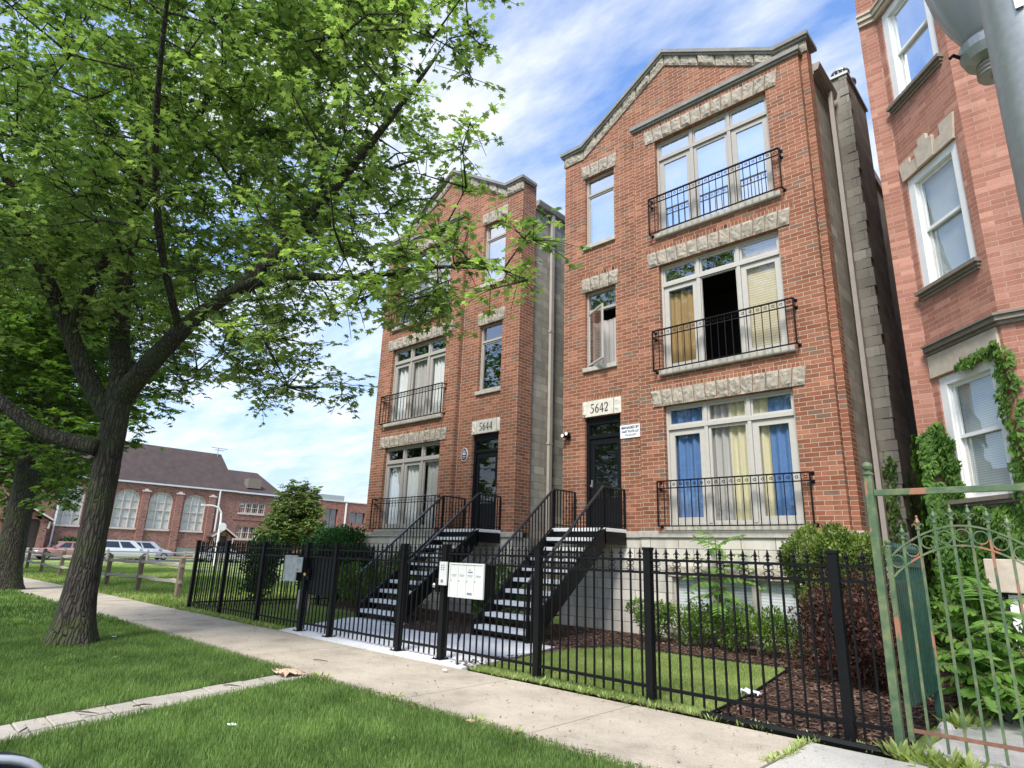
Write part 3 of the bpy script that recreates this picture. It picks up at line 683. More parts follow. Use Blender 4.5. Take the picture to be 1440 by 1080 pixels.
# stepped keystone lintel over the middle window
mb = MB(); P3 = lambda u, z: B0+Ub*u+Nb*.002+Vector((0, 0, z))
mb.prism([P3(.08, 6.862), P3(.42, 6.862), P3(.40, 7.06), P3(.27, 7.06), P3(.27, 7.15), P3(.04, 7.15)][::1], Nb*.03)
mb.prism([P3(.425, 6.862), P3(.74, 6.862), P3(.76, 7.17), P3(.66, 7.17), P3(.655, 7.27), P3(.50, 7.27), P3(.495, 7.17), P3(.405, 7.17)], Nb*.045)
mb.prism([P3(.745, 6.862), P3(1.10, 6.862), P3(1.16, 7.22), P3(.90, 7.22), P3(.90, 7.06), P3(.762, 7.06)], Nb*.03)
mb.build('lintel', m_tan, RB)
def sash_window(O, U, N, a, b, z0, z1, glass):
    Z = Vector((0, 0, 1)); mb = MB(); O = Vector(O)
    def bx(m, u0, u1, z_0, z_1, d0, d1): m.obox(O+U*(u0+u1)/2+Z*(z_0+z_1)/2-N*(d0+d1)/2, U, Z, N, (u1-u0)/2, (z_1-z_0)/2, abs(d1-d0)/2)
    w = .13
    bx(mb, a, a+w, z0, z1, .02, .14); bx(mb, b-w, b, z0, z1, .02, .14); bx(mb, a+w, b-w, z1-.12, z1, .02, .14); bx(mb, a+w, b-w, z0, z0+.03, .03, .14)
    bx(mb, a+w, a+w+.02, z0+.03, z1-.12, .05, .15); bx(mb, b-w-.02, b-w, z0+.03, z1-.12, .05, .15)
    o = mb.build('window', m_white, RB, bevel=.004)
    zm = (z0+z1)/2-.03; ai, bi = a+w+.021, b-w-.021
    for (za, zb, d) in ((zm, z1-.122, .075), (z0+.032, zm+.05, .112)):
        m2 = MB(); f = .045
        bx(m2, ai, ai+f, za, zb, d, d+.035); bx(m2, bi-f, bi, za, zb, d, d+.035); bx(m2, ai+f, bi-f, za, za+f, d, d+.035); bx(m2, ai+f, bi-f, zb-f, zb, d, d+.035)
        s_ = m2.build('sash', m_white if za > z0+.1 else m_trimw, o)
        m3 = MB(); bx(m3, ai+f, bi-f, za+f, zb-f, d+.015, d+.02); m3.build('pane', glass, s_)
    m4 = MB(); bx(m4, ai, bi, z0+.03, z1-.12, .155, .16); m4.build('blind', m_blindw, o)
    m5 = MB(); bx(m5, a-.06, b+.06, z0-.05, z0, -.09, .13); bx(m5, a-.04, b+.04, z0-.09, z0-.051, -.05, .02); bx(m5, a-.02, b+.02, z0-.13, z0-.091, -.025, .02); m5.build('sill', m_trim, o)
m_trimw = plain('dull_white_sash', (.62, .61, .57), .5, .1, 8, .1)
for i, o in enumerate(OPS): sash_window(B0, Ub, Nb, *o, m_glasshi if i == 2 else m_glasslo)
for z0, z1 in ((2.22, 3.84), (5.1, 6.86), (8.16, 9.86)): sash_window(C0, Ux, Ny, .45, 1.5, z0, z1, m_glass)
# basement entry: stone beam, dark sheet for the shaded opening, leaning white door leaf
MB().box((-1.02, 8.78, 1.15), (1.4, 8.915, 1.50)).build('beam', m_tan, RB, bevel=.01)
MB().box((-1.0, 8.905, .0), (1.4, 8.915, 1.149)).build('opening_shade_sheet', m_dark, RB)  # flat dark sheet over the wall; the opening's shade is put into its colour
mb = MB(); mb.box((-.86, 8.86, .0), (-.50, 8.9, 1.13)); dd = mb.build('basement_door', m_white, RB, bevel=.004)
MB().box((-.78, 8.853, .08), (-.765, 8.859, 1.08)).box((-.62, 8.853, .08), (-.605, 8.859, 1.08)).build('panel_joint', m_num, dd)
# ================================================================== iron fences and gates
def picket_mesh(zb=.05, zt=1.37, tip=True):
    mb = MB(); w = .0085; mb.box((-w, -w, zb), (w, w, zt+.02))
    if tip:
        mb.lathe((0, 0, zt), [(.006, .02), (.017, .03), (.017, .042), (.008, .052), (.008, .058)], 6)
        for a, b in (((.0, .058), (.014, .085)),):
            pass
        mb.lathe((0, 0, zt), [(.006, .058), (.0155, .078), (.006, .118), (.001, .128)], 6)
        for s_ in (-1, 1): mb.tube([(s_*.004, 0, zt+.052), (s_*.02, 0, zt+.072), (s_*.031, 0, zt+.066), (s_*.033, 0, zt+.054)], [.005, .0055, .005, .003], 5)
    return mb
def mesh_only(mb, name, mat):
    me = bpy.data.meshes.new(name); me.from_pydata(mb.v, [], mb.f); me.materials.append(mat); return me
ME_PICK = mesh_only(picket_mesh(), 'picket', m_black)
def post(parent, x, y, w=.038, h=1.5, plate=True, mat=None):
    mb = MB(); mb.box((x-w, y-w, 0.0), (x+w, y+w, h-.03)); mb.prism([(x-w-.006, y-w-.006, h-.03), (x+w+.006, y-w-.006, h-.03), (x+w+.006, y+w+.006, h-.03), (x-w-.006, y+w+.006, h-.03)], (0, 0, .03))
    if plate:
        mb.box((x-.09, y-.09, .012), (x+.09, y+.09, .022))
        for a in (-.065, .065):
            for b in (-.065, .065): mb.lathe((x+a, y+b, .022), [(.011, 0), (.011, .018)], 6)
    return mb.build('post', mat or m_black, parent, bevel=.003)
def panel(parent, p, q, dx=.115, scroll=True, name='rail_panel', hinge=0):
    """rails + scrolls from p to q (2d), pickets as sub-parts"""
    p = Vector((*p, 0)); q = Vector((*q, 0)); d = q-p; L = d.length; d.normalize(); N = d.cross(Vector((0, 0, 1)))
    mb = MB()
    for z, t in ((1.372, .026), (1.246, .026), (.150, .03)):
        mb.obox((p+q)/2+Vector((0, 0, z)), d, N, (0, 0, 1), L/2, .015, t/2)
    n = max(1, round(L/dx)); dx = L/n
    ks = [dx*(i+.5) for i in range(n)]
    if scroll:
        for i, u in enumerate(ks):
            if i % 2: continue
            for sd in (1, -1):
                for up in (1, -1):
                    pts = []
                    for j in range(9):
                        t = j/8; a = -PI*.5+PI*1.6*t; rr = .022*(1-.25*t)
                        pts.append((u+sd*(.028+rr*math.cos(a)*1.0-.004), 1.309+up*(.030+rr*math.sin(a)*1.0)))
                    pts = [(u+sd*.009, 1.309+up*.004)]+pts
                    mb.tube([p+d*a+Vector((0, 0, b)) for a, b in pts], .0042, 4, cap=False)
    r = mb.build(name, m_black, parent)
    for u in ks:
        o = bpy.data.objects.new('picket', ME_PICK); COL.objects.link(o); o.parent = r
        o.location = p+d*u-OFF[parent.name]; o.rotation_euler.z = math.atan2(d.y, d.x)+random.uniform(-.05, .05)
    return r
FG = 'black iron fence runs along the front yards'
F1 = empty('iron_fence', (POSTX[0], YF, 0), 'black iron picket fence run left of the mailbox of 5644, beside the grassy lot', 'fence', FG)
for i in range(4): post(F1, POSTX[i], YF, plate=(i == 3))
for i in range(3): panel(F1, (POSTX[i]+.04, YF), (POSTX[i+1]-.04, YF))
F1b = empty('iron_fence', (POSTX[0], 8.5, 0), 'black iron fence running back from the sidewalk towards the dark hedge', 'fence', FG)
sy = [7.6, 9.2, 10.8]
for y_ in sy: post(F1b, POSTX[0], y_, plate=False)
for a, b in ((YF, 7.6), (7.6, 9.2), (9.2, 10.8)): panel(F1b, (POSTX[0], a+.04), (POSTX[0], b-.04))
F2 = empty('iron_fence', (POSTX[4], YF, 0), 'short black iron fence run between the two gates, in front of the 5644 stairs', 'fence', FG)
for i in (4, 5): post(F2, POSTX[i], YF)
panel(F2, (POSTX[4]+.04, YF), (POSTX[5]-.04, YF))
F3 = empty('iron_fence', (POSTX[6], YF, 0), 'long black iron fence run right of the white mailboxes, before the small lawn', 'fence', FG)
for i in (6, 7, 8, 9): post(F3, POSTX[i], YF, plate=(i == 6), w=.04)
for i in (6, 7, 8): panel(F3, (POSTX[i]+.04, YF), (POSTX[i+1]-.04, YF))
panel(F3, (POSTX[9]+.04, YF), (-1.45, YF), scroll=False)
def gate(x0, x1, label, screen):
    g = empty('iron_gate', ((x0+x1)/2, YF, 0), label, 'gate', 'black iron gates to the front stairs')
    panel(g, (x0+.075, YF), (x1-.075, YF), name='gate_rails')
    mb = MB()
    for x in (x0+.055, x1-.055): mb.box((x-.016, YF-.016, .09), (x+.016, YF+.016, 1.42))
    mb.build('gate_stile', m_black, g)
    if screen:
        MB().box((x0+.08, YF+.03, .62), (x1-.08, YF+.036, 1.24)).build('security_screen', m_screen, g)
    mb = MB(); kx = x0+.12 if screen else x1-.12
    mb.box((kx-.035, YF-.035, .86), (kx+.035, YF+.035, 1.04)); lk = mb.build('lock_box', m_black, g)
    for s_ in (-1, 1): MB().lathe((kx-.0, YF+.035*s_, .95), [(.012, 0), (.012, .025*s_), (.032, .035*s_), (.034, .06*s_), (.014, .075*s_)], 14, 'y').build('knob', m_brass if screen else m_chrome, lk, smooth=True)
    return g
m_screen = plain('black_screen_sheet', (.012, .016, .018), .55, .2, 60, .2)
gate(POSTX[3], POSTX[4], 'black iron gate with a brass knob beside the grey mailbox of 5644', True)
gate(POSTX[5], POSTX[6], 'black iron gate beside the white four-door mailbox of 5642', False)
m_box = plain('mailbox_enamel', (.66, .67, .64), .4, .06, 12, .08); m_box2 = plain('mailbox_dull_grey', (.50, .52, .50), .5, .2, 9, .15)
m_key = plain('grey_print', (.22, .23, .25), .6, .1, 4, 0)
def mailbox(xa, xb, z0, z1, doors, ic, label, mat, worn=False):
    y = YF-.07; cx = (xa+xb)/2
    t = empty('mailbox', (cx, YF, z0), label, 'mailbox', 'cluster mailboxes fixed to the fence')
    mb = MB(); mb.box((xa, y-.0, z0), (xb, y+.20, z1)); bd = mb.build('body', m_black, t)
    mb = MB(); frame_rect(mb, xa-.012, xb+.012, z0-.012, z1+.012, y-.03, y-.001, .022); mb.build('rim', mat, t, bevel=.003)
    w = (xb-xa-.02)/doors
    for i in range(doors):
        a = xa+.01+w*i
        d = MB().box((a+.003, y-.022, z0+.012), (a+w-.003, y-.002, z1-.012)).build('mailbox_door', mat, t, bevel=.002)
        MB().lathe((a+.022, y-.022, z0+(z1-z0)*.48), [(.008, 0), (.008, -.006), (.003, -.007)], 8, 'y').build('lock', m_key, d)
        if not worn:
            mm = MB()
            mm.box((a+.03, y-.0235, z1-.145), (a+w-.03, y-.0225, z1-.138)); mm.box((a+.04, y-.0235, z1-.16), (a+w-.035, y-.0225, z1-.155))
            if i == 2: mm.box((a+.035, y-.0235, z1-.11), (a+w-.03, y-.0225, z1-.09)); mm.box((a+.06, y-.0235, z1-.08), (a+.08, y-.0225, z1-.06)); mm.box((a+.03, y-.0235, z0+.03), (a+w-.03, y-.0225, z0+.06))
            mm.build('label', m_key, d)
    mb = MB().box((ic[0], y-.06, ic[2]), (ic[1], y-.031, ic[3])); ip = mb.build('intercom', mat, t, bevel=.004)
    mm = MB(); wi = ic[1]-ic[0]; hi = ic[3]-ic[2]; yy = y-.0615
    for i in range(2):
        for j in range(3): mm.box((ic[0]+wi*(.25+.3*i), yy, ic[3]-hi*(.18+.09*j)), (ic[0]+wi*(.43+.3*i), yy+.001, ic[3]-hi*(.13+.09*j)))
    mm.box((ic[0]+wi*.3, yy, ic[2]+hi*.1), (ic[0]+wi*.65, yy+.001, ic[2]+hi*.24)); mm.build('buttons', m_key, ip)
    return t
mailbox(-6.565, -5.93, .83, 1.245, 4, (-6.745, -6.60, .96, 1.265), 'white four-door cluster mailbox with intercom on the fence before the 5642 stairs', m_box)
mailbox(-11.06, -10.66, .83, 1.25, 2, (-10.62, -10.42, .98, 1.235), 'worn grey mailbox with intercom on the fence left of the 5644 gate', m_box2, worn=True)
# patterned notice cloth hanging on the gate
m_pat, nt, b, o = new_mat('patterned_cloth'); v = N_(nt, 'ShaderNodeTexVoronoi'); v.inputs['Scale'].default_value = 28; nt.links.new(pos(nt), v.inputs['Vector'])
nt.links.new(ramp(nt, v.outputs['Distance'], [(.2, (.34, .16, .16)), (.5, (.62, .55, .52)), (.8, (.25, .2, .2))]), b.inputs['Base Color'])
mb = MB(); k = len(mb.v)
for j in range(7):
    for i in range(13): mb.v.append((-10.84+.46*i/12, YF+.085+.012*math.sin(i*1.3)+.01*math.sin(j), .66-.34*j/6+.012*math.sin(i*.7)))
for j in range(6):
    for i in range(12): q = j*13+i; mb.face((q, q+1, q+14, q+13))
o = mb.build('patterned_cloth', m_pat, None, off=(-10.6, YF+.08, .3), smooth=True); tag(o, 'small pink and grey patterned cloth hanging on the fence below the grey mailbox', 'cloth')
so = o.modifiers.new('t', 'SOLIDIFY'); so.thickness = .006
# ------------------------------------------------------------------ green painted gate, tall posts and side fence
m, nt, b, o = new_mat('chipped_green_paint'); p = pos(nt)
n1 = noise(nt, p, 9, 5, .6); n2 = noise(nt, p, 5, 4, .6, (1, 1, .35)); n3 = noise(nt, p, 30, 3)
g = ramp(nt, n1, [(.3, (.055, .11, .055)), (.5, (.10, .155, .075)), (.68, (.19, .215, .10))])
pr = ramp(nt, n2, [(.59, (0, 0, 0)), (.61, (1, 1, 1))]); col = mix(nt, pr, g, mix(nt, n3, (.42, .16, .09), (.30, .17, .10)))
nt.links.new(col, b.inputs['Base Color']); b.inputs['Roughness'].default_value = .55; bump(nt, b, math_(nt, 'ADD', n3, math_(nt, 'MULTIPLY', n2, -.5)), .3, .004)
m_green = m
m_teal = plain('dark_teal_paint', (.018, .065, .05), .45, .35, 8, .2)
m_rust = plain('rusty_rail', (.24, .12, .075), .8, .3, 12, .3)
GP = empty('green_gate', (-1.33, YF, 0), 'tall green iron gate with chipped paint, arched top and overhead bar at the right', 'gate')
mb = MB(); x = -1.40; mb.box((x-.03, YF-.03, 0), (x+.03, YF+.03, 2.12)); mb.lathe((x, YF, 2.12), [(.034, 0), (.044, .01), (.044, .02), (.02, .035), (.02, .045), (.036, .06), (.042, .082), (.036, .105), (.01, .12)], 14); mb.build('post', m_green, GP)
mb = MB(); mb.box((-1.369, YF-.02, 1.95), (.55, YF+.02, 2.0)); mb.build('overhead_bar', m_green, GP, bevel=.003)
mb = MB(); mb.box((.56, YF-.03, 0), (.62, YF+.03, 2.12)); mb.build('post', m_green, GP)
mb = MB(); xs = -1.318; mb.box((xs-.018, YF-.018, .10), (xs+.018, YF+.018, 1.53)); mb.lathe((xs, YF, 1.53), [(.02, 0), (.026, .005), (.012, .018), (.024, .032), (.026, .045), (.014, .06)], 12); st = mb.build('gate_stile', m_green, GP)
mb = MB(); xe = -.30; mb.box((xe-.018, YF-.018, .10), (xe+.018, YF+.018, 1.53)); mb.build('gate_stile', m_green, GP)
cxg = (xs+xe)/2; hs = (xe-xs)/2
def arc(z0, rise, n=26, x0=None, x1=None):
    out = []
    for i in range(n+1):
        t = -1+2*i/n; out.append((cxg+t*(hs-.02), z0+rise*math.cos(t*PI/2)**.85 if abs(t) < 1 else z0))
    return out
arc_z = lambda xx, z0, rise: z0+rise*max(0, math.cos((xx-cxg)/(hs-.02)*PI/2))**.85
mb = MB()
for z0, rise in ((1.46, .24), (1.30, .25)):
    pts = arc(z0, rise)
    for i in range(len(pts)-1): mb.bar((pts[i][0], YF, pts[i][1]), (pts[i+1][0], YF, pts[i+1][1]), .024, .014)
mb.build('arched_rail', m_green, GP)
mb = MB(); n = 9
for i in range(n):
    xx = xs+.115*(i+.5); zc = (arc_z(xx, 1.46, .24)+arc_z(xx, 1.30, .25))/2; rr = .048
    mb.tube([(xx+rr*math.cos(2*PI*j/16), YF, zc+rr*math.sin(2*PI*j/16)) for j in range(17)], .006, 5, cap=False)
mb.build('ring_ornament', m_green, GP)
mb = MB(); mb.box((xs+.019, YF-.012, .165), (xe-.019, YF+.012, .19)); mb.build('bottom_rail', m_rust, GP)
for i in range(1, 9):
    xx = xs+.115*i; zt = arc_z(xx, 1.46, .24); mb = MB(); w = .009
    mb.box((xx-w, YF-.0088, .06), (xx+w, YF+.0088, zt+.05))
    mb.lathe((xx, YF, zt+.04), [(.007, 0), (.019, .01), (.019, .02), (.008, .03), (.008, .04), (.02, .068), (.008, .098), (.001, .11)], 7)
    for s_ in (-1, 1): mb.tube([(xx+s_*.005, YF, zt+.07), (xx+s_*.024, YF, zt+.095), (xx+s_*.038, YF, zt+.088), (xx+s_*.038, YF, zt+.074)], [.006, .007, .006, .004], 5)
    mb.lathe((xx, YF, zt+.145), [(.008, 0), (.010, .008), (.003, .018)], 7)
    mb.build('gate_bar', m_green, GP)
SF = empty('side_fence', (-1.35, 7.2, 0), 'dark teal iron side fence running back behind the green gate towards the house', 'fence')
mb = MB(); X = -1.36
for z, t in ((1.52, .012), (1.40, .02), (1.25, .02), (.35, .02)): mb.box((X-.012, 6.10, z-t), (X+.012, 7.3, z+t))
n = 12
for i in range(n):
    y_ = 6.15+i*.098; zc = 1.46
    mb.tube([(X, y_+.05+.03*math.cos(2*PI*j/10), zc+.03*math.sin(2*PI*j/10)) for j in range(11)], .005, 4, cap=False)
mb.build('rail_panel', m_teal, SF)
pm = MB().box((-.011, -.011, .28), (.011, .011, 1.52)).lathe((0, 0, 1.52), [(.01, 0), (.018, .02), (.004, .06)], 6); mp_ = mesh_only(pm, 'picket', m_teal)
for i in range(12):
    o = bpy.data.objects.new('picket', mp_); COL.objects.link(o); o.parent = SF; o.location = Vector((X, 6.15+i*.098, 0))-OFF[SF.name]
for i in range(15): MB().box((X+.013, 6.14+i*.078, .3), (X+.022, 6.195+i*.078, 1.24)).build('slat', m_teal, SF)
mb = MB(); mb.box((X-.03, 7.32, 0), (X+.01, 7.36, 1.56)); mb.build('post', m_teal, SF)
# ------------------------------------------------------------------ split rail wooden fence beside the lot
m_wood = plain('weathered_wood', (.20, .15, .11), .9, .3, 5, .6, vmap=(6, 6, .7), dist=.01); m_wood2 = plain('silvered_rail_wood', (.36, .32, .27), .9, .3, 5, .5, vmap=(.7, 6, 6), dist=.01)
WX = [(-18.46, 6.86), (-21.6, 6.86), (-24.8, 6.89), (-28.1, 6.95), (-31.6, 7.05), (-35.2, 7.12), (-38.8, 7.25), (-42.4, 7.33), (-46, 7.4), (-49.6, 7.45)]
WF = empty('split_rail_fence', (-18.46, 6.86, 0), 'weathered wooden split-rail fence between the sidewalk and the grassy lot', 'fence')
rr = random.Random(5)
for i, (x, y_) in enumerate(WX):
    mb = MB(); a = rr.uniform(-.02, .02); mb.prism([(x-.07, y_-.06, 0), (x+.07, y_-.06, 0), (x+.075, y_+.06, 0), (x-.07, y_+.065, 0)], (a, 0, 1.03+rr.uniform(-.03, .04))); mb.build('post', m_wood, WF, bevel=.01)
    if i+1 < len(WX):
        x2, y2 = WX[i+1]
        for z in (.82, .40):
            mb = MB(); n = 6; d0, d1 = rr.uniform(-.04, .04), rr.uniform(-.04, .04)
            mb.tube([(x+.1+(x2-x-.2)*j/n, y_+(y2-y_)*j/n, z+d0*(1-j/n)+d1*j/n+.02*math.sin(j*1.7+i)) for j in range(n+1)], [.055+.012*math.sin(j*2+i) for j in range(n+1)], 5); mb.build('rail', m_wood2, WF)
WF2 = empty('split_rail_fence', (-52, 9, 0), 'pale wooden split-rail fence along the far side of the grassy lot, before the parked cars', 'fence')
for i in range(10):
    y_ = 9+i*2.6; MB().box((-52.06, y_-.06, 0), (-51.94, y_+.06, 1.0)).build('post', m_wood2, WF2)
    if i < 9:
        for z in (.85, .5): MB().tube([(-52, y_, z), (-52, y_+2.6, z+rr.uniform(-.03, .03))], .05, 5).build('rail', m_wood2, WF2)
# ================================================================== ground surfaces
def grass_mat(name, a, b_, c, sc=3):
    m, nt, b, o = new_mat(name); p = pos(nt); n1 = noise(nt, p, sc, 6, .7); n2 = noise(nt, p, 45, 4); n3 = noise(nt, p, .35, 3)
    c1 = ramp(nt, n1, [(.3, a), (.5, b_), (.72, c)]); c2 = mix(nt, 1.0, c1, ramp(nt, n2, [(.25, .55), (.7, 1.3)]), 'MULTIPLY')
    c3 = mix(nt, 1.0, c2, ramp(nt, n3, [(.35, .8), (.65, 1.15)]), 'MULTIPLY')
    nt.links.new(c3, b.inputs['Base Color']); b.inputs['Roughness'].default_value = .9; bump(nt, b, n2, .6, .02); return m
m_lot = grass_mat('lot_grass', (.11, .16, .035), (.19, .26, .06), (.32, .34, .13), .35)
m_park = grass_mat('parkway_turf', (.035, .06, .014), (.06, .10, .025), (.10, .13, .04), 3)
m_asph = plain('asphalt', (.06, .06, .06), .9, .2, 20, .4)
def conc(name, c, jx=None, var=.14, rough=.9):
    m, nt, b, o = new_mat(name); p = pos(nt); n1 = noise(nt, p, 1.3, 6, .65); n2 = noise(nt, p, 70, 3, .6); n3 = noise(nt, p, 9, 5, .7)
    c1 = ramp(nt, n1, [(.28, tuple(k*(1-var*1.4) for k in c)), (.5, c), (.75, tuple(k*(1+var) for k in c))])
    c1 = mix(nt, 1.0, c1, ramp(nt, n2, [(.3, .80), (.7, 1.12)]), 'MULTIPLY'); c1 = mix(nt, 1.0, c1, ramp(nt, n3, [(.3, .88), (.45, 1.0), (.7, 1.04)]), 'MULTIPLY')
    v = N_(nt, 'ShaderNodeTexVoronoi'); v.inputs['Scale'].default_value = 3.1; nt.links.new(p, v.inputs['Vector'])
    c1 = mix(nt, ramp(nt, v.outputs['Distance'], [(.012, (1, 1, 1)), (.03, (0, 0, 0))]), c1, (.12, .10, .08))
    nt.links.new(c1, b.inputs['Base Color']); b.inputs['Roughness'].default_value = rough; bump(nt, b, math_(nt, 'ADD', n2, n3), .25, .006); return m
m_side = conc('sidewalk_concrete', (.47, .405, .315), var=.24); m_side2 = conc('pale_concrete', (.50, .475, .42)); m_slab = conc('painted_pale_slab', (.78, .785, .785), var=.10)
m_pave = conc('paver_stone', (.42, .38, .32), var=.2); m_rough = conc('rough_old_concrete', (.46, .44, .40), var=.25)
def sheet(name, pts, z, mat, kind='structure', thick=0):
    mb = MB()
    if thick: mb.prism([(x, y, z-thick) for x, y in pts], (0, 0, thick))
    else: mb.poly([(x, y, z) for x, y in pts])
    o = mb.build(name, mat, None); tag(o, kind=kind); return o
sheet('ground', [(-700, -300), (500, -300), (500, 700), (-700, 700)], -.03, m_lot)
sheet('street', [(-400, -9.5), (300, -9.5), (300, .62), (-400, .62)], -.13+.12, m_asph)
tag(MB().box((-400, .62, -.1), (300, .78, .03)).build('kerb', m_side2, None), kind='structure')
sheet('cross_street', [(-70, .9), (-62, .9), (-62, 200), (-70, 200)], -.004, m_asph)
sheet('parkway_ground', [(-60, .785), (3, .785), (3, 4.1), (-60, 4.1)], -.008, m_park)
rr = random.Random(11)
m_jsoil = plain('dark_joint_soil', (.035, .028, .02), .95, .3, 20, .3)
# sidewalk flags: real joints between slabs
xs = [6.0, 4.4, 2.8, 1.2, -.4, -1.98]; 
while xs[-1] > -62: xs.append(xs[-1]-1.62)
mb = MB()
for i in range(len(xs)-1):
    a, b = xs[i+1]+.012, xs[i]-.012; y0, y1 = 4.08+rr.uniform(-.01, .01), 5.70 if a > -11 else 5.75
    dz = rr.uniform(-.004, .006); mb.cur = 1 if a > -2.2 else 0
    skew = .05*rr.uniform(-1, 1)*0
    mb.prism([(a, y0, -.05), (b, y0, -.05), (b, y1, -.05), (a, y1, -.05)], (0, 0, .062+dz))
o = mb.build('sidewalk', [m_side, m_side2], None, bevel=.006); tag(o, kind='structure')
tag(MB().box((-62, 4.1, -.06), (6, 5.7, -.006)).build('joint_soil', m_jsoil, None), kind='structure')
# paver path crossing the parkway
mb = MB(); n = 14
for i in range(n):
    for j in range(2):
        t0, t1 = i/n, (i+1)/n
        def pt(t, s_): 
            L = Vector((-7.16+(-6.30+7.16)*t, 4.07-3.2*t)); Rr = Vector((-6.76+(-5.78+6.76)*t, 4.05-3.2*t)); q = L.lerp(Rr, s_); return q
        g = .01; w = .72 if (i % 3) else .5
        s0, s1 = (0, w) if j == 0 else (w, 1)
        a, b, c, d = pt(t0, s0), pt(t0, s1), pt(t1, s1), pt(t1, s0); cc = (a+b+c+d)/4
        q = [cc+(v-cc)*(1-g*4) for v in (a, b, c, d)]; zz = .004+rr.uniform(-.008, .008)
        mb.prism([(v.x+rr.uniform(-.006, .006), v.y, -.05+0) for v in q], (rr.uniform(-.003, .003), 0, .05+zz))
o = mb.build('paver_path', m_pave, None, bevel=.008); tag(o, kind='structure')
# yard
m_mulch = plain('mulch', (.085, .038, .026), .95, .5, 25, .9, dist=.03)
m_yard = grass_mat('yard_turf', (.10, .14, .04), (.17, .22, .07), (.27, .30, .12), 4)
sheet('yard_mulch', [(-16.3, 5.85), (-1.42, 5.85), (-1.42, 11.15), (-16.3, 11.15)], .0, m_mulch)
sheet('entry_slab', [(-10.75, 5.76), (-6.1, 5.76), (-6.15, 6.3), (-6.62, 8.25), (-8.5, 8.3), (-9.0, 7.75), (-10.1, 7.75), (-10.5, 8.35), (-12.05, 8.35), (-12.0, 8.0)], .016, m_slab, thick=.06)
sheet('yard_lawn', [(-15.25, 5.82), (-10.8, 5.82), (-12.1, 8.05), (-12.3, 8.6), (-15.25, 8.9)], .008, m_yard)
sheet('yard_lawn', [(-6.05, 5.82), (-2.95, 5.90), (-3.03, 7.1), (-3.40, 9.25), (-5.9, 9.12), (-6.3, 8.3), (-6.45, 8.0), (-6.1, 6.35)], .008, m_yard)
o = MB().tube([(-2.93, 5.95, .02), (-3.03, 7.1, .02), (-3.40, 9.27, .02), (-5.0, 9.2, .02), (-5.9, 9.14, .02), (-6.35, 8.4, .02)], .02, 5).build('lawn_edging', m_black, None); tag(o, 'black plastic edging strip around the small lawn before 5642', 'edging')
o = MB().tube([(-2.95, 5.83, .03), (-2.3, 5.80, .035), (-1.47, 5.79, .03)], .032, 6).build('black_pipe', m_black, None); tag(o, 'black pipe lying along the sidewalk edge under the fence', 'pipe')
sheet('old_walk', [(-1.30, 5.72), (6, 5.72), (6, 8.85), (-1.18, 8.85), (-1.22, 7.2)], .018, m_rough, thick=.07)
# ------------------------------------------------------------------ blades, chips
def np_mesh(name, V, faces_k, mat, parent=None, tone=None, off=(0, 0, 0)):
    """V (n,3); faces_k list of (F,k) int arrays"""
    me = bpy.data.meshes.new(name); me.vertices.add(len(V)); me.vertices.foreach_set('co', (V-np.array(off)).astype(np.float32).ravel())
    tot = sum(f.size for f in faces_k); nf = sum(len(f) for f in faces_k)
    me.loops.add(tot); me.polygons.add(nf)
    me.loops.foreach_set('vertex_index', np.concatenate([f.ravel() for f in faces_k]).astype(np.int32))
    st = []; s0 = 0
    for f in faces_k: st.append(s0+np.arange(len(f))*f.shape[1]); s0 += f.size
    me.polygons.foreach_set('loop_start', np.concatenate(st).astype(np.int32))
    if tone is not None:
        a = me.attributes.new('tone', 'FLOAT', 'POINT'); a.data.foreach_set('value', tone.astype(np.float32))
    me.update(calc_edges=True); me.validate()
    o = link_mesh(me, name, parent, mat, off); return o
def inside(px, py, poly):
    c = np.zeros(len(px), bool); n = len(poly)
    for i in range(n):
        x1, y1 = poly[i]; x2, y2 = poly[(i+1) % n]
        cond = ((y1 > py) != (y2 > py)); xx = (x2-x1)*(py-y1)/((y2-y1) if y2 != y1 else 1e-9)+x1
        c ^= cond & (px < xx)
    return c
def patch_noise(x, y, seed=0, sc=1.0):
    r_ = np.random.default_rng(seed); v = np.zeros(len(x))
    for k in range(8):
        a, b, ph = r_.normal(0, 1.6*sc, 3); v += np.sin(a*x+b*y+ph*3)
    return v/8
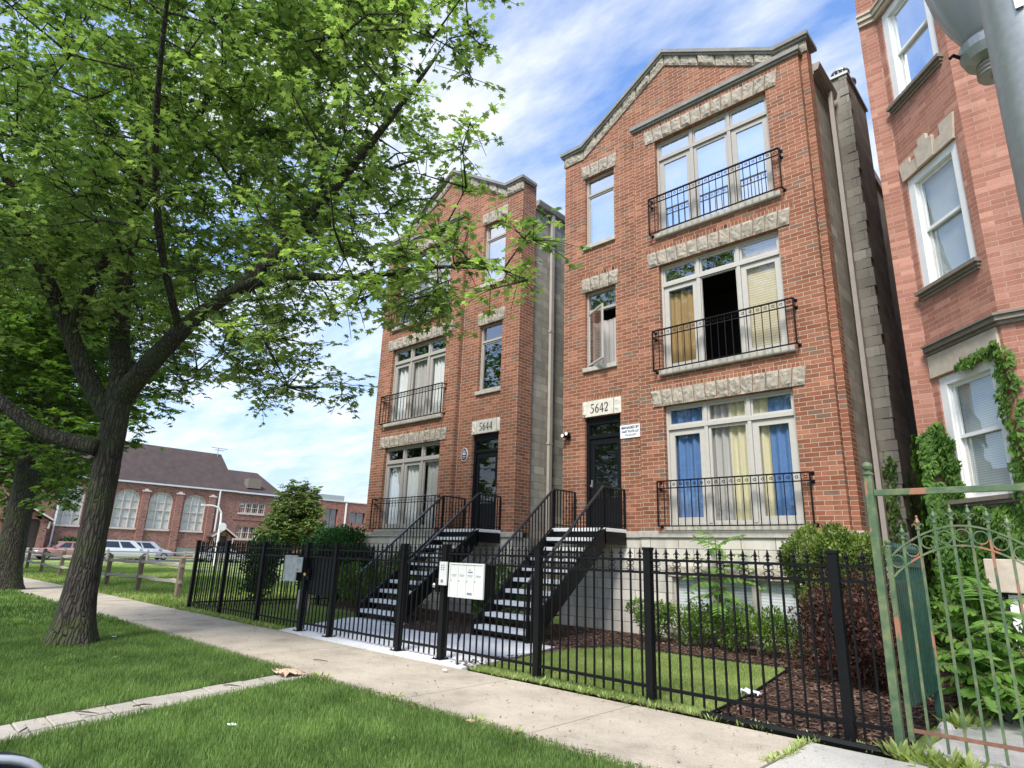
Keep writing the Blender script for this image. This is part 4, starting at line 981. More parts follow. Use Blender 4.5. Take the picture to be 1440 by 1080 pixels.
def blades(name, poly, dens, h, w, mat, label, seed=0, holes=(), lean=.5, zone=None, z0=0):
    r_ = np.random.default_rng(seed); xs_ = [p[0] for p in poly]; ys_ = [p[1] for p in poly]
    A = (max(xs_)-min(xs_))*(max(ys_)-min(ys_)); n = int(A*dens)
    x = r_.uniform(min(xs_), max(xs_), n); y = r_.uniform(min(ys_), max(ys_), n); k = inside(x, y, poly)
    for hp in holes: k &= ~inside(x, y, hp)
    if zone is not None: k &= r_.random(n) < zone(x, y)
    x, y = x[k], y[k]; n = len(x)
    pn = patch_noise(x, y, seed+1); hh = h*(r_.uniform(.5, 1.3, n))*(1+.35*pn); a = r_.uniform(0, 2*PI, n); ln = r_.uniform(.1, 1, n)*lean; b = r_.uniform(0, 2*PI, n)
    dx, dy = np.cos(a)*w/2, np.sin(a)*w/2; lx, ly = np.cos(b)*ln*hh, np.sin(b)*ln*hh
    Z = np.full(n, float(z0)); V = np.stack([np.stack([x-dx, y-dy, Z], 1), np.stack([x+dx, y+dy, Z], 1), np.stack([x+lx*.35+dx*.8, y+ly*.35+dy*.8, Z+hh*.6], 1), np.stack([x+lx*.35-dx*.8, y+ly*.35-dy*.8, Z+hh*.6], 1), np.stack([x+lx, y+ly, Z+hh*.95], 1)], 1).reshape(-1, 3)
    i = np.arange(n)*5; Q = np.stack([i, i+1, i+2, i+3], 1); T = np.stack([i+3, i+2, i+4], 1)
    tn = np.repeat(np.clip(.42+.55*pn+.35*patch_noise(x, y, seed+7, 4)+r_.normal(0, .2, n), 0, 1), 5)
    o = np_mesh(name, V, [Q, T], mat, None, tn); tag(o, label, 'grass', kind='stuff'); return o
m_blade = leaf_mat('grass_blade', (.055, .105, .025), (.26, .38, .115), .35, .6, .2)
m_bladey = leaf_mat('yard_blade', (.17, .24, .06), (.50, .56, .24), .35, .6, .2)
pathp = [(-7.17, 4.1), (-6.75, 4.1), (-5.75, .8), (-6.28, .8)]
near = lambda x, y: np.clip((4.5/np.maximum(1, np.hypot(x, y)))**1.1, .0, 1)
blades('grass', [(-14, .9), (-.4, .9), (-.4, 4.10), (-14, 4.10)], 9000, .052, .0045, m_blade, 'short green grass of the parkway strip', 1, [pathp], zone=near)
blades('grass', [(-60, .9), (-13, .9), (-13, 4.12), (-60, 4.12)], 420, .07, .02, m_blade, 'green grass of the parkway farther along the street', 2)
blades('grass', [(-15.2, 5.78), (-10.8, 5.78), (-12.1, 8.05), (-12.3, 8.6), (-15.2, 8.9)], 2600, .06, .007, m_bladey, 'grass of the yard before 5644', 3)
blades('grass', [(-6.0, 5.80), (-2.97, 5.86), (-3.05, 7.1), (-3.42, 9.2), (-5.9, 9.05), (-6.3, 8.3), (-6.1, 6.35)], 6500, .045, .0055, m_bladey, 'short sunny grass of the small lawn before 5642', 4)
blades('grass', [(-50, 5.75), (-15.4, 5.75), (-15.4, 12), (-50, 16)], 260, .09, .03, m_bladey, 'patchy grass of the empty lot', 5)
# weeds along joints and fence foot
def weeds(pts, seed, r=.06, n=40, h=.07, label='weeds', mat=None):
    r_ = np.random.default_rng(seed); V = []; F = []; T = []
    for (x, y) in pts:
        for _ in range(n):
            a = r_.uniform(0, 2*PI); d = abs(r_.normal(0, r)); px, py = x+math.cos(a)*d, y+math.sin(a)*d; L = h*r_.uniform(.4, 1.3); el = r_.uniform(.3, 1.3)
            dx, dy = math.cos(a)*math.cos(el)*L, math.sin(a)*math.cos(el)*L; w = L*.14; k = len(V); z = .012
            V += [(px, py, z), (px+dx*.5-math.sin(a)*w, py+dy*.5+math.cos(a)*w, z+math.sin(el)*L*.6), (px+dx, py+dy, z+math.sin(el)*L), (px+dx*.5+math.sin(a)*w, py+dy*.5-math.cos(a)*w, z+math.sin(el)*L*.6)]
            F.append((k, k+1, k+2, k+3)); T += [r_.uniform(.3, 1)]*4
    o = np_mesh('weeds', np.array(V), [np.array(F)], mat or m_bladey, None, np.array(T)); tag(o, label, 'weeds', kind='stuff')
r_ = random.Random(4)
weeds([(-1.98+r_.uniform(-.02, .02), 4.9+.05*i) for i in range(16)], 1, .025, 14, .05, 'small weeds growing in the sidewalk joint')
weeds([(-6+.13*i+r_.uniform(-.1, .1), 5.78+r_.uniform(-.05, .06)) for i in range(34)], 2, .07, 14, .055, 'weeds along the foot of the long fence')
weeds([(-15.2+.14*i, 5.80+r_.uniform(-.04, .06)) for i in range(32)], 3, .07, 26, .08, 'grass tufts along the foot of the fence before 5644')
weeds([(-1.2, 5.78), (-1.05, 5.75), (-.95, 5.8), (-1.35, 5.8), (-1.2, 7.3), (-1.15, 7.6)], 5, .07, 60, .13, 'weeds at the foot of the green gate')
weeds([(-6.62, 4.09), (-6.5, 4.1), (-4.1, 4.08), (-3.65, 4.05), (-5.3, 4.1)], 6, .04, 20, .07, 'weed tufts at the sidewalk edge by the paver path')
def chips(name, poly, n, size, mat, label, seed, holes=(), z=.0, cat='mulch'):
    r_ = np.random.default_rng(seed); xs_ = [p[0] for p in poly]; ys_ = [p[1] for p in poly]
    x = r_.uniform(min(xs_), max(xs_), n); y = r_.uniform(min(ys_), max(ys_), n); k = inside(x, y, poly)
    for hp in holes: k &= ~inside(x, y, hp)
    x, y = x[k], y[k]; n = len(x); a = r_.uniform(0, 2*PI, n); L = size*r_.uniform(.4, 1.3, n); W = L*r_.uniform(.2, .6, n); t1 = r_.uniform(-.4, .4, n); zz = z+r_.uniform(.004, .03, n)
    ux, uy = np.cos(a), np.sin(a); V = []
    for su, sv in ((-1, -1), (1, -1), (1, 1), (-1, 1)): V.append(np.stack([x+ux*L*su/2-uy*W*sv/2, y+uy*L*su/2+ux*W*sv/2, zz+t1*L*su*.4+r_.uniform(-.003, .003, n)], 1))
    V = np.stack(V, 1).reshape(-1, 3); i = np.arange(n)*4
    o = np_mesh(name, V, [np.stack([i, i+1, i+2, i+3], 1)], mat, None, np.repeat(r_.random(n), 4)); tag(o, label, cat, kind='stuff')
m_chip = leaf_mat('mulch_chip', (.045, .025, .018), (.27, .17, .12), .0, .8, .2)
lawnp = [(-6.05, 5.8), (-2.95, 5.90), (-3.03, 7.1), (-3.40, 9.25), (-5.9, 9.12), (-6.3, 8.3), (-6.1, 6.35)]
chips('mulch_chips', [(-6.5, 5.86), (-1.45, 5.86), (-1.45, 11), (-8.9, 11), (-8.9, 8.4), (-6.4, 8.2)], 26000, .05, m_chip, 'brown bark mulch chips in the beds before 5642', 8, [lawnp])
chips('mulch_chips', [(-10.5, 7.8), (-8.6, 7.8), (-8.6, 11), (-15.3, 11), (-15.3, 9.0), (-12.2, 8.7), (-10.5, 8.4)], 9000, .06, m_chip, 'brown bark mulch chips in the beds before 5644', 9)
r_ = random.Random(9)
weeds([q for q in [(r_.uniform(-9.5, -1.5), r_.uniform(1.2, 3.9)) for i in range(60)] if not -7.4 < q[0]-(4-q[1])*.3 < -6.4], 16, .06, 14, .045, 'broad-leaved weeds scattered in the near parkway grass', m_blade)
m_seed = leaf_mat('dry_debris', (.10, .06, .035), (.42, .32, .20), 0, .9, .1)
chips('debris', [(-16, 4.1), (-.5, 4.1), (-.5, 5.7), (-16, 5.7)], 900, .022, m_seed, 'dry seeds and leaf crumbs on the sidewalk', 21, z=.016, cat='debris')
chips('debris', [(-7.1, 4.0), (-6.7, 4.0), (-5.8, .9), (-6.3, .9)], 160, .02, m_seed, 'dry crumbs on the paver path', 22, z=.008, cat='debris')
chips('debris', [(-14, 4.0), (-.5, 4.0), (-.5, 4.16), (-14, 4.16)], 700, .03, m_chip, 'soil crumbs along the sidewalk edge', 23, z=.012, cat='debris')
# ------------------------------------------------------------------ litter
def crumple(name, c, sx, sy, mat, label, cat, seed, hgt=.04):
    r_ = random.Random(seed); mb = MB(); n = 7
    for j in range(n):
        for i in range(n): mb.v.append((c[0]+sx*(i/(n-1)-.5)+r_.uniform(-.02, .02)*sx*4, c[1]+sy*(j/(n-1)-.5)+r_.uniform(-.02, .02)*sy*4, c[2]+r_.uniform(0, hgt)))
    for j in range(n-1):
        for i in range(n-1): q = j*n+i; mb.face((q, q+1, q+n+1, q+n))
    o = mb.build(name, mat, None, fix=False); so = o.modifiers.new('t', 'SOLIDIFY'); so.thickness = .002; tag(o, label, cat); return o
m_kraft = plain('brown_paper', (.50, .36, .25), .9, .1, 20, .2); m_paper = plain('white_paper', (.8, .8, .8), .8, .05, 20, .1)
crumple('paper_bag', (-7.0, 3.92, .015), .34, .22, m_kraft, 'crumpled flattened brown paper bag where the paver path meets the sidewalk', 'paper bag', 1, .05)
crumple('paper_scrap', (-3.02, 7.1, .03), .20, .14, m_paper, 'torn white paper scrap on the lawn edge behind the fence', 'paper', 2, .05)
for i, (x, y, lb) in enumerate([(-4.1, 4.0, 'small pinkish wrapper at the sidewalk edge'), (-6.0, 5.4, 'small white scrap on the sidewalk beside the fence post'), (-11.0, 3.3, 'white scrap on the grass between tree and sidewalk'), (-5.2, 2.5, 'white petal-like scrap on the near grass')]):
    crumple('litter', (x, y, .03), .07, .05, m_paper if i else m_kraft, lb, 'litter', 10+i, .02)
m_twig = plain('twig_bark', (.10, .07, .05), .9, .2, 20, .2)
for i, (x, y, a, L) in enumerate([(-6.45, 1.75, .3, .22), (-6.35, 2.15, 1.2, .15), (-6.75, 3.1, .4, .18), (-6.0, 1.3, 2.4, .16), (-7.6, 4.6, .2, .2)]):
    o = MB().tube([(x, y, .025), (x+math.cos(a)*L*.5, y+math.sin(a)*L*.5, .035), (x+math.cos(a+.3)*L, y+math.sin(a+.3)*L, .022)], [.006, .007, .003], 5).build('twig', m_twig, None); tag(o, ['dark twig on the near end of the paver path', 'short twig across the second row of pavers', 'twig in the middle of the paver path', 'little twig at the kerb end of the paver path', 'twig lying on the sidewalk near the paper bag'][i], 'twig')
o = MB().tube([(-6.66, 6.3, .5), (-6.5, 6.05, .25), (-6.28, 5.85, .02)], .012, 6).build('leaning_rod', m_black, None); tag(o, 'thin black rod leaning on the fence under the white mailboxes', 'rod')
# pale stone lying by the green side fence, cat-sized boulder
mb = MB(); mb.lathe((-1.22, 6.75, 0), [(.05, 0), (.07, .03), (.066, .09), (.045, .125), (.015, .14)], 9); o = mb.build('stone', m_rough, None); tag(o, 'small rounded pale stone beside the foot of the teal side fence', 'stone')

# ================================================================== church, far buildings
CB = brick('church_brick', (.25, .115, .09), (.30, .135, .105), (.34, .165, .13), (.34, .27, .24), bw=.22, rh=.075, ms=.01, stain=.12, bmp=.2)
m_shingle = plain('brown_shingle_roof', (.062, .042, .037), .9, .25, 1.2, .4)
m_fascia = plain('pale_blue_fascia', (.60, .64, .68), .6, .05, 2, 0)
m_stained = plain('frosted_church_glass', (.50, .51, .48), .4, .16, 3, .05)
m_ctrim = plain('pinkish_stone_trim', (.62, .52, .46), .8, .08, 4, .1)
CH = empty('church', (-78, 22, 0), 'long red brick church with dark hipped roof and tall arched windows beyond the lot', 'church')
X = -78.0; Uy = Vector((0, 1, 0)); Nx = Vector((1, 0, 0)); O_ = Vector((X, 0, 0))
WY = [(17.0, 1.15), (22.2, 1.2), (25.65, 1.2), (29.35, 1.2)]; wz0, wzs, wza = 3.15, 6.2, 7.2
def arch_pts(yc, hw, zs, za, n=12): return [(yc+hw*math.cos(PI-PI*i/n), zs+(za-zs)*math.sin(PI*i/n)) for i in range(n+1)]
def arch_wall(mb, x, yc, hw, zs, za):
    """brick spandrels that turn a rectangular opening top into an arch"""
    pts = arch_pts(yc, hw, zs, za)
    for i in range(len(pts)-1):
        (a, b), (c, d) = pts[i], pts[i+1]; mb.prism([(x, a, b), (x, c, d), (x, c, za+.001), (x, a, za+.001)], (-.3, 0, 0))
mb = MB(); mb.wall(O_, Uy, Nx, 2, 33.8, 0, 8.0, [(yc-hw, yc+hw, wz0, wza) for yc, hw in WY]+[(yc-hw, yc+hw, .35, 1.25) for yc, hw in WY], .35)
for yc, hw in WY: arch_wall(mb, X, yc, hw, wzs, wza)
mb.poly([(X, 33.8, 7), (X-14, 33.8, 7), (X-14, 33.8, 8), (X-6.5, 33.8, 13.2), (X, 33.8, 8)])
for yb_ in (15.4, 20.1, 23.9, 27.5, 31.2): mb.box((X+.001, yb_-.36, 0), (X+.30, yb_+.36, 7.1))
mb.build('wall', CB, CH, fix=False)
mb = MB()
for yb_ in (20.1, 23.9, 27.5, 31.2): mb.box((X+.001, yb_-.42, 7.101), (X+.36, yb_+.42, 7.24)); mb.prism([(X+.001, yb_-.25, 7.241), (X+.001, yb_+.25, 7.241), (X+.001, yb_+.12, 7.42), (X+.001, yb_-.12, 7.42)], (.25, 0, 0))
mb.build('buttress_cap', m_ctrim, CH)
for yc, hw in WY:
    mb = MB(); 
    pts = arch_pts(yc, hw, wzs, wza-.02, 12)
    for i in range(len(pts)-1): mb.bar((X-.1, *pts[i]), (X-.1, *pts[i+1]), .16, .1, up=(1, 0, 0))
    mb.box((X-.2, yc-hw, wz0), (X-.05, yc-hw+.1, wzs)); mb.box((X-.2, yc+hw-.1, wz0), (X-.05, yc+hw, wzs))
    for f in (-1/3, 1/3): mb.box((X-.22, yc+hw*f-.05, wz0+.01), (X-.08, yc+hw*f+.05, wza-.12))
    mb.box((X-.22, yc-hw+.1, 5.1), (X-.09, yc+hw-.1, 5.2))
    for z in (4.15, 6.0): mb.box((X-.23, yc-hw+.1, z), (X-.14, yc+hw-.1, z+.05))
    o = mb.build('window', m_ctrim, CH)
    mb = MB(); mb.prism([(X-.26, a, b) for a, b in [(yc-hw, wz0)]+arch_pts(yc, hw-.01, wzs, wza-.03)+[(yc+hw, wz0)]], (.04, 0, 0)); mb.build('pane', m_stained, o)
    MB().box((X+.001, yc-hw-.1, wz0-.22), (X+.12, yc+hw+.1, wz0-.02)).build('sill', m_ctrim, o)
    mb = MB(); 
    mb.box((X-.2, yc-hw, .35), (X-.16, yc+hw, 1.25)); g = mb.build('window', m_stained, CH)
    mb = MB(); k = 9
    for i in range(k+1): mb.box((X-.159, yc-hw+2*hw*i/k-.02, .35), (X-.13, yc-hw+2*hw*i/k+.02, 1.25))
    for z in (.35, .65, .95, 1.22): mb.box((X-.128, yc-hw, z-.02), (X-.11, yc+hw, z+.02))
    mb.build('glazing_grid', m_sill, g)
mb = MB(); e = .35
mb.prism([(X+e, 1.6, 8.10), (X-6.5, 1.6, 13.25), (X-13.4, 1.6, 8.10)], (0, 32.45, 0)); mb.build('roof', m_shingle, CH)
MB().box((X+.001, 1.5, 7.95), (X+e+.02, 34.1, 8.12)).build('fascia', m_fascia, CH)
for y_ in (15.95, 31.9): MB().box((X+.30, y_-.07, .2), (X+.42, y_+.07, 7.95)).build('downspout', m_white, CH)
# porches
def porch(yc, hw, zp, ze, dw, dz0, dz, depth, label_sign=False):
    mb = MB(); x1 = X+depth
    mb.wall(Vector((x1, 0, 0)), Uy, Nx, yc-hw, yc+hw, 0, ze-.1, [(yc-dw, yc+dw, dz0, dz)], .5); arch_wall(mb, x1, yc, dw, dz-dw*.75, dz)
    mb.poly([(x1, yc-hw, ze-.1), (x1, yc+hw, ze-.1), (x1, yc, zp-.15)])
    for s_ in (-1, 1): mb.poly([(X, yc+s_*hw, 0), (x1, yc+s_*hw, 0), (x1, yc+s_*hw, ze-.1), (X, yc+s_*hw, ze-.1)])
    o = mb.build('porch', CB, CH, fix=False)
    mb = MB(); ov = .5
    for s_ in (-1, 1):
        mb.prism([(X+.01, yc, zp), (X+.01, yc+s_*(hw+ov), ze-.25), (X+.01, yc+s_*(hw+ov), ze-.12), (X+.01, yc, zp+.14)], (depth+.4, 0, 0))
    mb.build('porch_roof', m_shingle, o)
    mb = MB()
    for s_ in (-1, 1):
        mb.bar((x1+.44, yc, zp+.03), (x1+.44, yc+s_*(hw+ov), ze-.22), .10, .16, up=(0, 0, 1)); mb.bar((x1+.2, yc+s_*(hw+.1), ze-.25), (x1+.2, yc+s_*(hw+.05), ze-.95), .12, .14)
    mb.build('trim', m_ctrim, o)
    MB().box((x1-.45, yc-dw, dz0), (x1-.4, yc+dw, dz)).build('door', m_doorw, o)
    mb = MB(); mb.box((x1+.01, yc-dw-.4, 0), (x1+1.4, yc+dw+.4, dz0*.5)); mb.box((x1+.01, yc-dw-.4, dz0*.5+.001), (x1+.8, yc+dw+.4, dz0)); mb.build('step', m_side2, o)
    return o, x1
m_doorw = plain('dark_oak_door', (.055, .038, .028), .6, .2, 3, .1)
po, x1 = porch(13.6, 1.55, 4.45, 3.55, .95, .75, 3.75, 1.8)
MB().box((x1-.39, 12.9, 1.75), (x1-.36, 13.5, 2.35)).build('notice', m_paper, po); MB().lathe((x1-.36, 13.6, 3.4), [(.05, 0), (.15, .02), (.15, .1)], 10, 'x').build('porch_lamp', m_paper, po)
porch(32.6, 1.0, 3.5, 2.75, .5, .45, 2.85, 1.4)
# annex
XA = X-.01
mb = MB(); mb.wall(Vector((X+.0, 0, 0)), Uy, Nx, 33.81, 46, 0, 7.95, [(34.6, 37.9, 5.55, 6.85), (39.0, 40.6, 5.55, 6.85), (34.5, 38.0, 2.45, 3.95), (39, 41, 2.45, 3.95)], .3); mb.poly([(X, 46, 0), (X-12, 46, 0), (X-12, 46, 7.95), (X, 46, 7.95)])
mb.box((X+.001, 34.0, 4.7), (X+.06, 46, 4.85)); mb.build('annex_wall', CB, CH, fix=False)
for (a, b, c, d, k) in ((34.6, 37.9, 5.55, 6.85, 4), (39.0, 40.6, 5.55, 6.85, 2), (34.5, 38.0, 2.45, 3.95, 4), (39, 41, 2.45, 3.95, 2)):
    mb = MB(); w = (b-a)/k
    for i in range(k+1): mb.box((X-.2, a+w*i-.06, c), (X-.08, a+w*i+.06, d))
    mb.box((X-.19, a, c), (X-.09, b, c+.08)); mb.box((X-.19, a, d-.08), (X-.09, b, d)); mb.box((X-.185, a, (c+d)/2-.03), (X-.1, b, (c+d)/2+.03))
    for i in range(k): mb.box((X-.175, a+w*(i+.33)-.015, c), (X-.13, a+w*(i+.33)+.015, d)); mb.box((X-.175, a+w*(i+.66)-.015, c), (X-.13, a+w*(i+.66)+.015, d))
    o = mb.build('window', m_ctrim, CH); MB().box((X-.27, a, c), (X-.25, b, d)).build('pane', m_glass, o); MB().box((X+.001, a-.1, c-.18), (X+.1, b+.1, c-.02)).build('sill', m_ctrim, o)
MB().box((X-.6, 34, 0), (X-.55, 46, 7.9)).build('room_shade_sheet', m_dark, CH)  # dark sheet behind the panes, its colour stands in for unlit rooms
mb = MB(); mb.prism([(X+.3, 34.12, 8.1), (X+.3, 40.2, 8.1), (X-5, 38.6, 11.2), (X-5, 34.12, 11.2)], (-4.5, 0, 0)); mb.box((X-9, 33.9, 7.96), (X+.3, 46.2, 8.09)); mb.build('roof', m_shingle, CH)
MB().box((X+.301, 34.12, 7.9), (X+.36, 46.2, 8.1)).build('fascia', m_fascia, CH)
MB().box((X-1.6, 35.5, 8.7), (X-.4, 37.2, 9.9)).build('roof_hatch', m_trim, CH)
tv = empty('rooftop_aerial', (-84, 33.2, 12.6), 'small rooftop aerial at the right end of the church roof ridge', 'aerial')
MB().tube([(-84, 33.4, 12.4), (-84, 33.4, 14.0)], .05, 5).build('mast', m_steel, tv); MB().tube([(-84, 32.5, 13.95), (-84, 34.6, 13.95)], .04, 5).tube([(-84, 33.0, 13.7), (-84, 34.2, 13.7)], .04, 5).build('arm', m_steel, tv)
FB = empty('flat_roofed_building', (-68, 44, 0), 'low flat-roofed red brick building behind the round tree', 'building')
mb = MB(); mb.wall(Vector((-66, 0, 0)), Uy, Nx, 38.6, 62, 0, 7.0, [(39.4, 41.1, 3.8, 6.1), (42.7, 44.9, 4.6, 5.9), (48, 50, 3.8, 6.1)], .3); mb.poly([(-66, 38.6, 0), (-66, 38.6, 7), (-72, 38.6, 7), (-72, 38.6, 0)]); mb.build('wall', brick('annexe_brick', (.27, .105, .085), (.31, .125, .10), (.35, .15, .12), (.33, .22, .19), bw=.22, rh=.075, ms=.01, stain=.1, bmp=.15), FB, fix=False)
MB().box((-72, 38.5, 7.001), (-65.9, 62, 7.12)).build('coping', m_fascia, FB); 
for (a, b, c, d) in ((39.4, 41.1, 3.8, 6.1), (42.7, 44.9, 4.6, 5.9), (48, 50, 3.8, 6.1)):
    o = MB().box((-66.3, a, c), (-66.25, b, d)).build('window', m_glasslo, FB); mb = MB(); frame_rect(mb, 0, 1, 0, 1, 0, .1, .1); mb = MB(); mb.box((-66.24, (a+b)/2-.05, c), (-66.2, (a+b)/2+.05, d)); mb.box((-66.24, a, c), (-66.2, a+.08, d)); mb.build('frame', m_trim, o)
MB().box((-70, 40, 7.13), (-68, 43, 7.9)).build('roof_unit', m_steel, FB)
MB().box((-65.99, 42.0, 0), (-65.85, 42.15, 6.9)).build('downspout', m_white, FB)
MB().box((-66.6, 39, 0), (-66.5, 61, 6.9)).build('room_shade_sheet', m_dark, FB)  # near-black sheet, painted as the shade inside the windows
# ================================================================== vehicles and lamps
def paint(name, c):
    m, nt, b, o = new_mat(name); b.inputs['Base Color'].default_value = (*c, 1); b.inputs['Roughness'].default_value = .28; b.inputs['Coat Weight'].default_value = .6; b.inputs['Coat Roughness'].default_value = .05; b.inputs['Metallic'].default_value = .15; return m
m_tyre = plain('tyre_rubber', (.02, .02, .02), .85, .1, 20, .2); m_rim = plain('alloy_rim', (.45, .45, .46), .35, .1, 20, 0, metal=.8)
m_cglass = plain('car_glass', (.02, .025, .03), .06, .1, 3, 0, spec=.8); m_lampr = plain('red_lamp', (.45, .02, .02), .25, .05, 5, 0); m_lampw = plain('clear_lamp', (.75, .76, .78), .2, .05, 5, 0)
m_blkpl = plain('black_car_plastic', (.018, .018, .02), .5, .1, 20, .1)
def make_car(loc, rot, label, mat, suv=False, L=4.6, group=None, name='parked_car'):
    t = empty(name, loc, label, 'car', group); t.rotation_euler.z = rot; OFF[t.name] = Vector((0, 0, 0))
    W = .90; h = 1.68 if suv else 1.44; hb = 1.02 if suv else .93
    # stations along length: (x, bottom, belt, halfwidth)
    st = [(-.5, .42, .62, .66), (-.49, .30, .70, .74), (-.46, .24, .80 if not suv else .95, .82), (-.38, .22, hb, .88), (-.2, .20, hb, W), (0, .20, hb, W), (.2, .20, hb-.01, W), (.33, .21, hb-.08, .89), (.43, .24, hb-.16, .85), (.485, .28, hb-.27, .76), (.5, .38, hb-.42, .68)]
    mb = MB(); prof = lambda zb, zt, w: [(-w*.93, zb), (-w, zb+(zt-zb)*.25), (-w*.995, zb+(zt-zb)*.62), (-w*.93, zt-.03), (-w*.8, zt+.015), (0, zt+.04), (w*.8, zt+.015), (w*.93, zt-.03), (w*.995, zb+(zt-zb)*.62), (w, zb+(zt-zb)*.25), (w*.93, zb)]
    rings = []
    for (u, zb, zt, w) in st:
        k = len(mb.v); rings.append(k)
        for (y, z) in prof(zb, zt, w): mb.v.append((u*L, y, z))
    n = 11
    for i in range(len(rings)-1):
        for j in range(n): mb.face((rings[i]+j, rings[i]+(j+1) % n, rings[i+1]+(j+1) % n, rings[i+1]+j))
    mb.face([rings[0]+j for j in reversed(range(n))]); mb.face([rings[-1]+j for j in range(n)])
    body = mb.build('body', mat, t, smooth=True)
    # cabin
    xr0, xr1 = (-.47, -.42) if suv else (-.36, -.22); xf1, xf0 = (.10, .26)
    lo = [(xr0*L, hb-.02), (xf0*L, hb-.06)]; hi = [(xr1*L, h-.03), (xf1*L, h-.03)]
    cb = MB(); wl, wh = W*.92, W*.70
    def P(u, v, s_): # u along, v up
        xl_ = lo[0][0]+(lo[1][0]-lo[0][0])*u; xh_ = hi[0][0]+(hi[1][0]-hi[0][0])*u; zl_ = lo[0][1]+(lo[1][1]-lo[0][1])*u; return (xl_+(xh_-xl_)*v, s_*(wl+(wh-wl)*v), zl_+(hi[0][1]-zl_)*v)
    N = 8; k0 = len(cb.v); vs = (0, .5, 1)
    for i in range(N+1):
        u = i/N
        for s_ in (-1, 1):
            seq = [P(u, v, s_) for v in vs]
            if s_ == 1: seq = seq[::-1]
            for q in seq: cb.v.append(q)
    for i in range(N):
        for j in range(5): a = k0+i*6+j; b = k0+(i+1)*6+j; cb.face((a, a+1, b+1, b))
    cb.face([k0+j for j in reversed(range(6))]); cb.face([k0+N*6+j for j in range(6)])
    # roof crown
    x0, x1 = hi[0][0], hi[1][0]; cb.prism([(x0+.05, -wh+.02, h-.035), (x1-.05, -wh+.02, h-.035), (x1-.12, 0, h-.03), (x1-.05, wh-.02, h-.035), (x0+.05, wh-.02, h-.035), (x0+.12, 0, h-.03)], (0, 0, .035))
    cab = cb.build('cabin', mat, body, smooth=False)
    g = MB()
    for s_ in (-1, 1):
        for (u0, u1) in ((.10, .48), (.52, .86)):
            q = [P(u0+.02, .14, s_), P(u1, .14, s_), P(u1-(.0 if u1 < .8 else .05), .88, s_), P(u0+(.0 if u0 > .3 else .04), .88, s_)]
            g.prism([(a, b+s_*.004, c) for a, b, c in q], (0, s_*.008, 0))
    for (u, dx) in ((0, -.012), (1, .012)):
        q = [P(u, .12, -1), P(u, .12, 1), P(u, .9, 1), P(u, .9, -1)]; q = [(a+dx, b*.86, c) for a, b, c in q]; g.prism(q, (dx*.5, 0, 0))
    g.build('window_glass', m_cglass, body)
    for s_ in (-1, 1):
        for x in (-.30*L, .31*L):
            w = MB().lathe((x, s_*(W-.20), .33), [(.25, 0), (.33, .01*s_), (.335, .10*s_), (.33, .20*s_), (.24, .215*s_)], 20, 'y').build('wheel', m_tyre, t)
            r = MB().lathe((x, s_*(W+.012), .33), [(.225, 0), (.22, .006*s_), (.10, .008*s_), (.05, .014*s_)], 16, 'y').build('rim', m_rim, w)
        MB().box((-.492*L, s_*.50, .72), (-.478*L, s_*.78, .86)).build('tail_lamp', m_lampr, t)
        MB().box((.468*L, s_*.50, .58), (.482*L, s_*.78, .70)).build('headlight', m_lampw, t)
        if name == 'parked_car': MB().box((.19*L, s_*(W*.93), .95), (.23*L, s_*(W*1.10), 1.07)).build('side_mirror', mat, t)
    return t
G = 'cars parked on the street beyond the lot'
rb_ = R(90)
p_red = paint('pink_red_paint', (.42, .19, .18)); p_white = paint('white_paint_car', (.60, .61, .62)); p_silver = paint('silver_paint', (.45, .47, .49)); p_navy = paint('dark_navy_paint', (.03, .04, .07)); p_grey = paint('grey_paint', (.25, .27, .29))
make_car((-62.5, 14.0, 0), -rb_, 'faded red saloon car parked behind the wooden fence, left of the maple trunk', p_red, group=G)
make_car((-62.5, 18.3, 0), rb_, 'white estate-backed SUV parked just right of the maple trunk', p_white, suv=True, L=4.7, group=G)
make_car((-68.6, 21.9, 0), rb_, 'pale silver SUV parked on the far side of the street behind the white one', p_silver, suv=True, L=4.7, group=G)
make_car((-62.5, 26.6, 0), rb_, 'silver saloon parked at the left end of the iron fence', p_silver, group=G)
make_car((-62.5, 32.0, 0), rb_, 'dark navy saloon seen through the fence pickets', p_navy, group=G)
make_car((-62.5, 37.6, 0), rb_, 'grey SUV seen through the pickets farthest right', p_grey, suv=True, group=G)
# the photographer's own car: its wing mirror shows at the lower left
own = make_car((.15, -.99, 0), PI, 'dark grey car whose black wing mirror shows in the bottom left corner', paint('dark_grey_paint', (.05, .055, .06)), name='car')
mb = MB(); k = len(mb.v)
# mirror housing: rounded shell, outward of the door (local frame: car faces +x locally, rotated by pi)
def shell(cx, cy, cz, rx, ry, rz, n=24, m_=10, pw=.55):
    mb = MB()
    for i in range(m_+1):
        a = -PI/2+PI*i/m_; ca, sa = math.cos(a), math.sin(a)
        for j in range(n):
            t = 2*PI*j/n; ct, st_ = math.cos(t), math.sin(t)
            f = lambda v: math.copysign(abs(v)**pw, v)
            mb.v.append((cx+rx*sa, cy+ry*f(ct)*abs(ca)**.6, cz+rz*f(st_)*abs(ca)**.6))
    for i in range(m_):
        for j in range(n): mb.face((i*n+j, i*n+(j+1) % n, (i+1)*n+(j+1) % n, (i+1)*n+j))
    return mb
lx, ly, lz = 1.07, -1.092, 1.075
hs_ = shell(lx-.03, ly, lz, .03, .125, .075).build('mirror_housing', m_blkpl, own, smooth=True)
f_ = lambda v: math.copysign(abs(v)**.55, v)
MB().tube([(lx-.052, ly+.122*f_(math.cos(2*PI*j/48)), lz+.072*f_(math.sin(2*PI*j/48))) for j in range(49)], .0045, 6, cap=False).build('mirror_rim', p_silver, hs_, smooth=True)
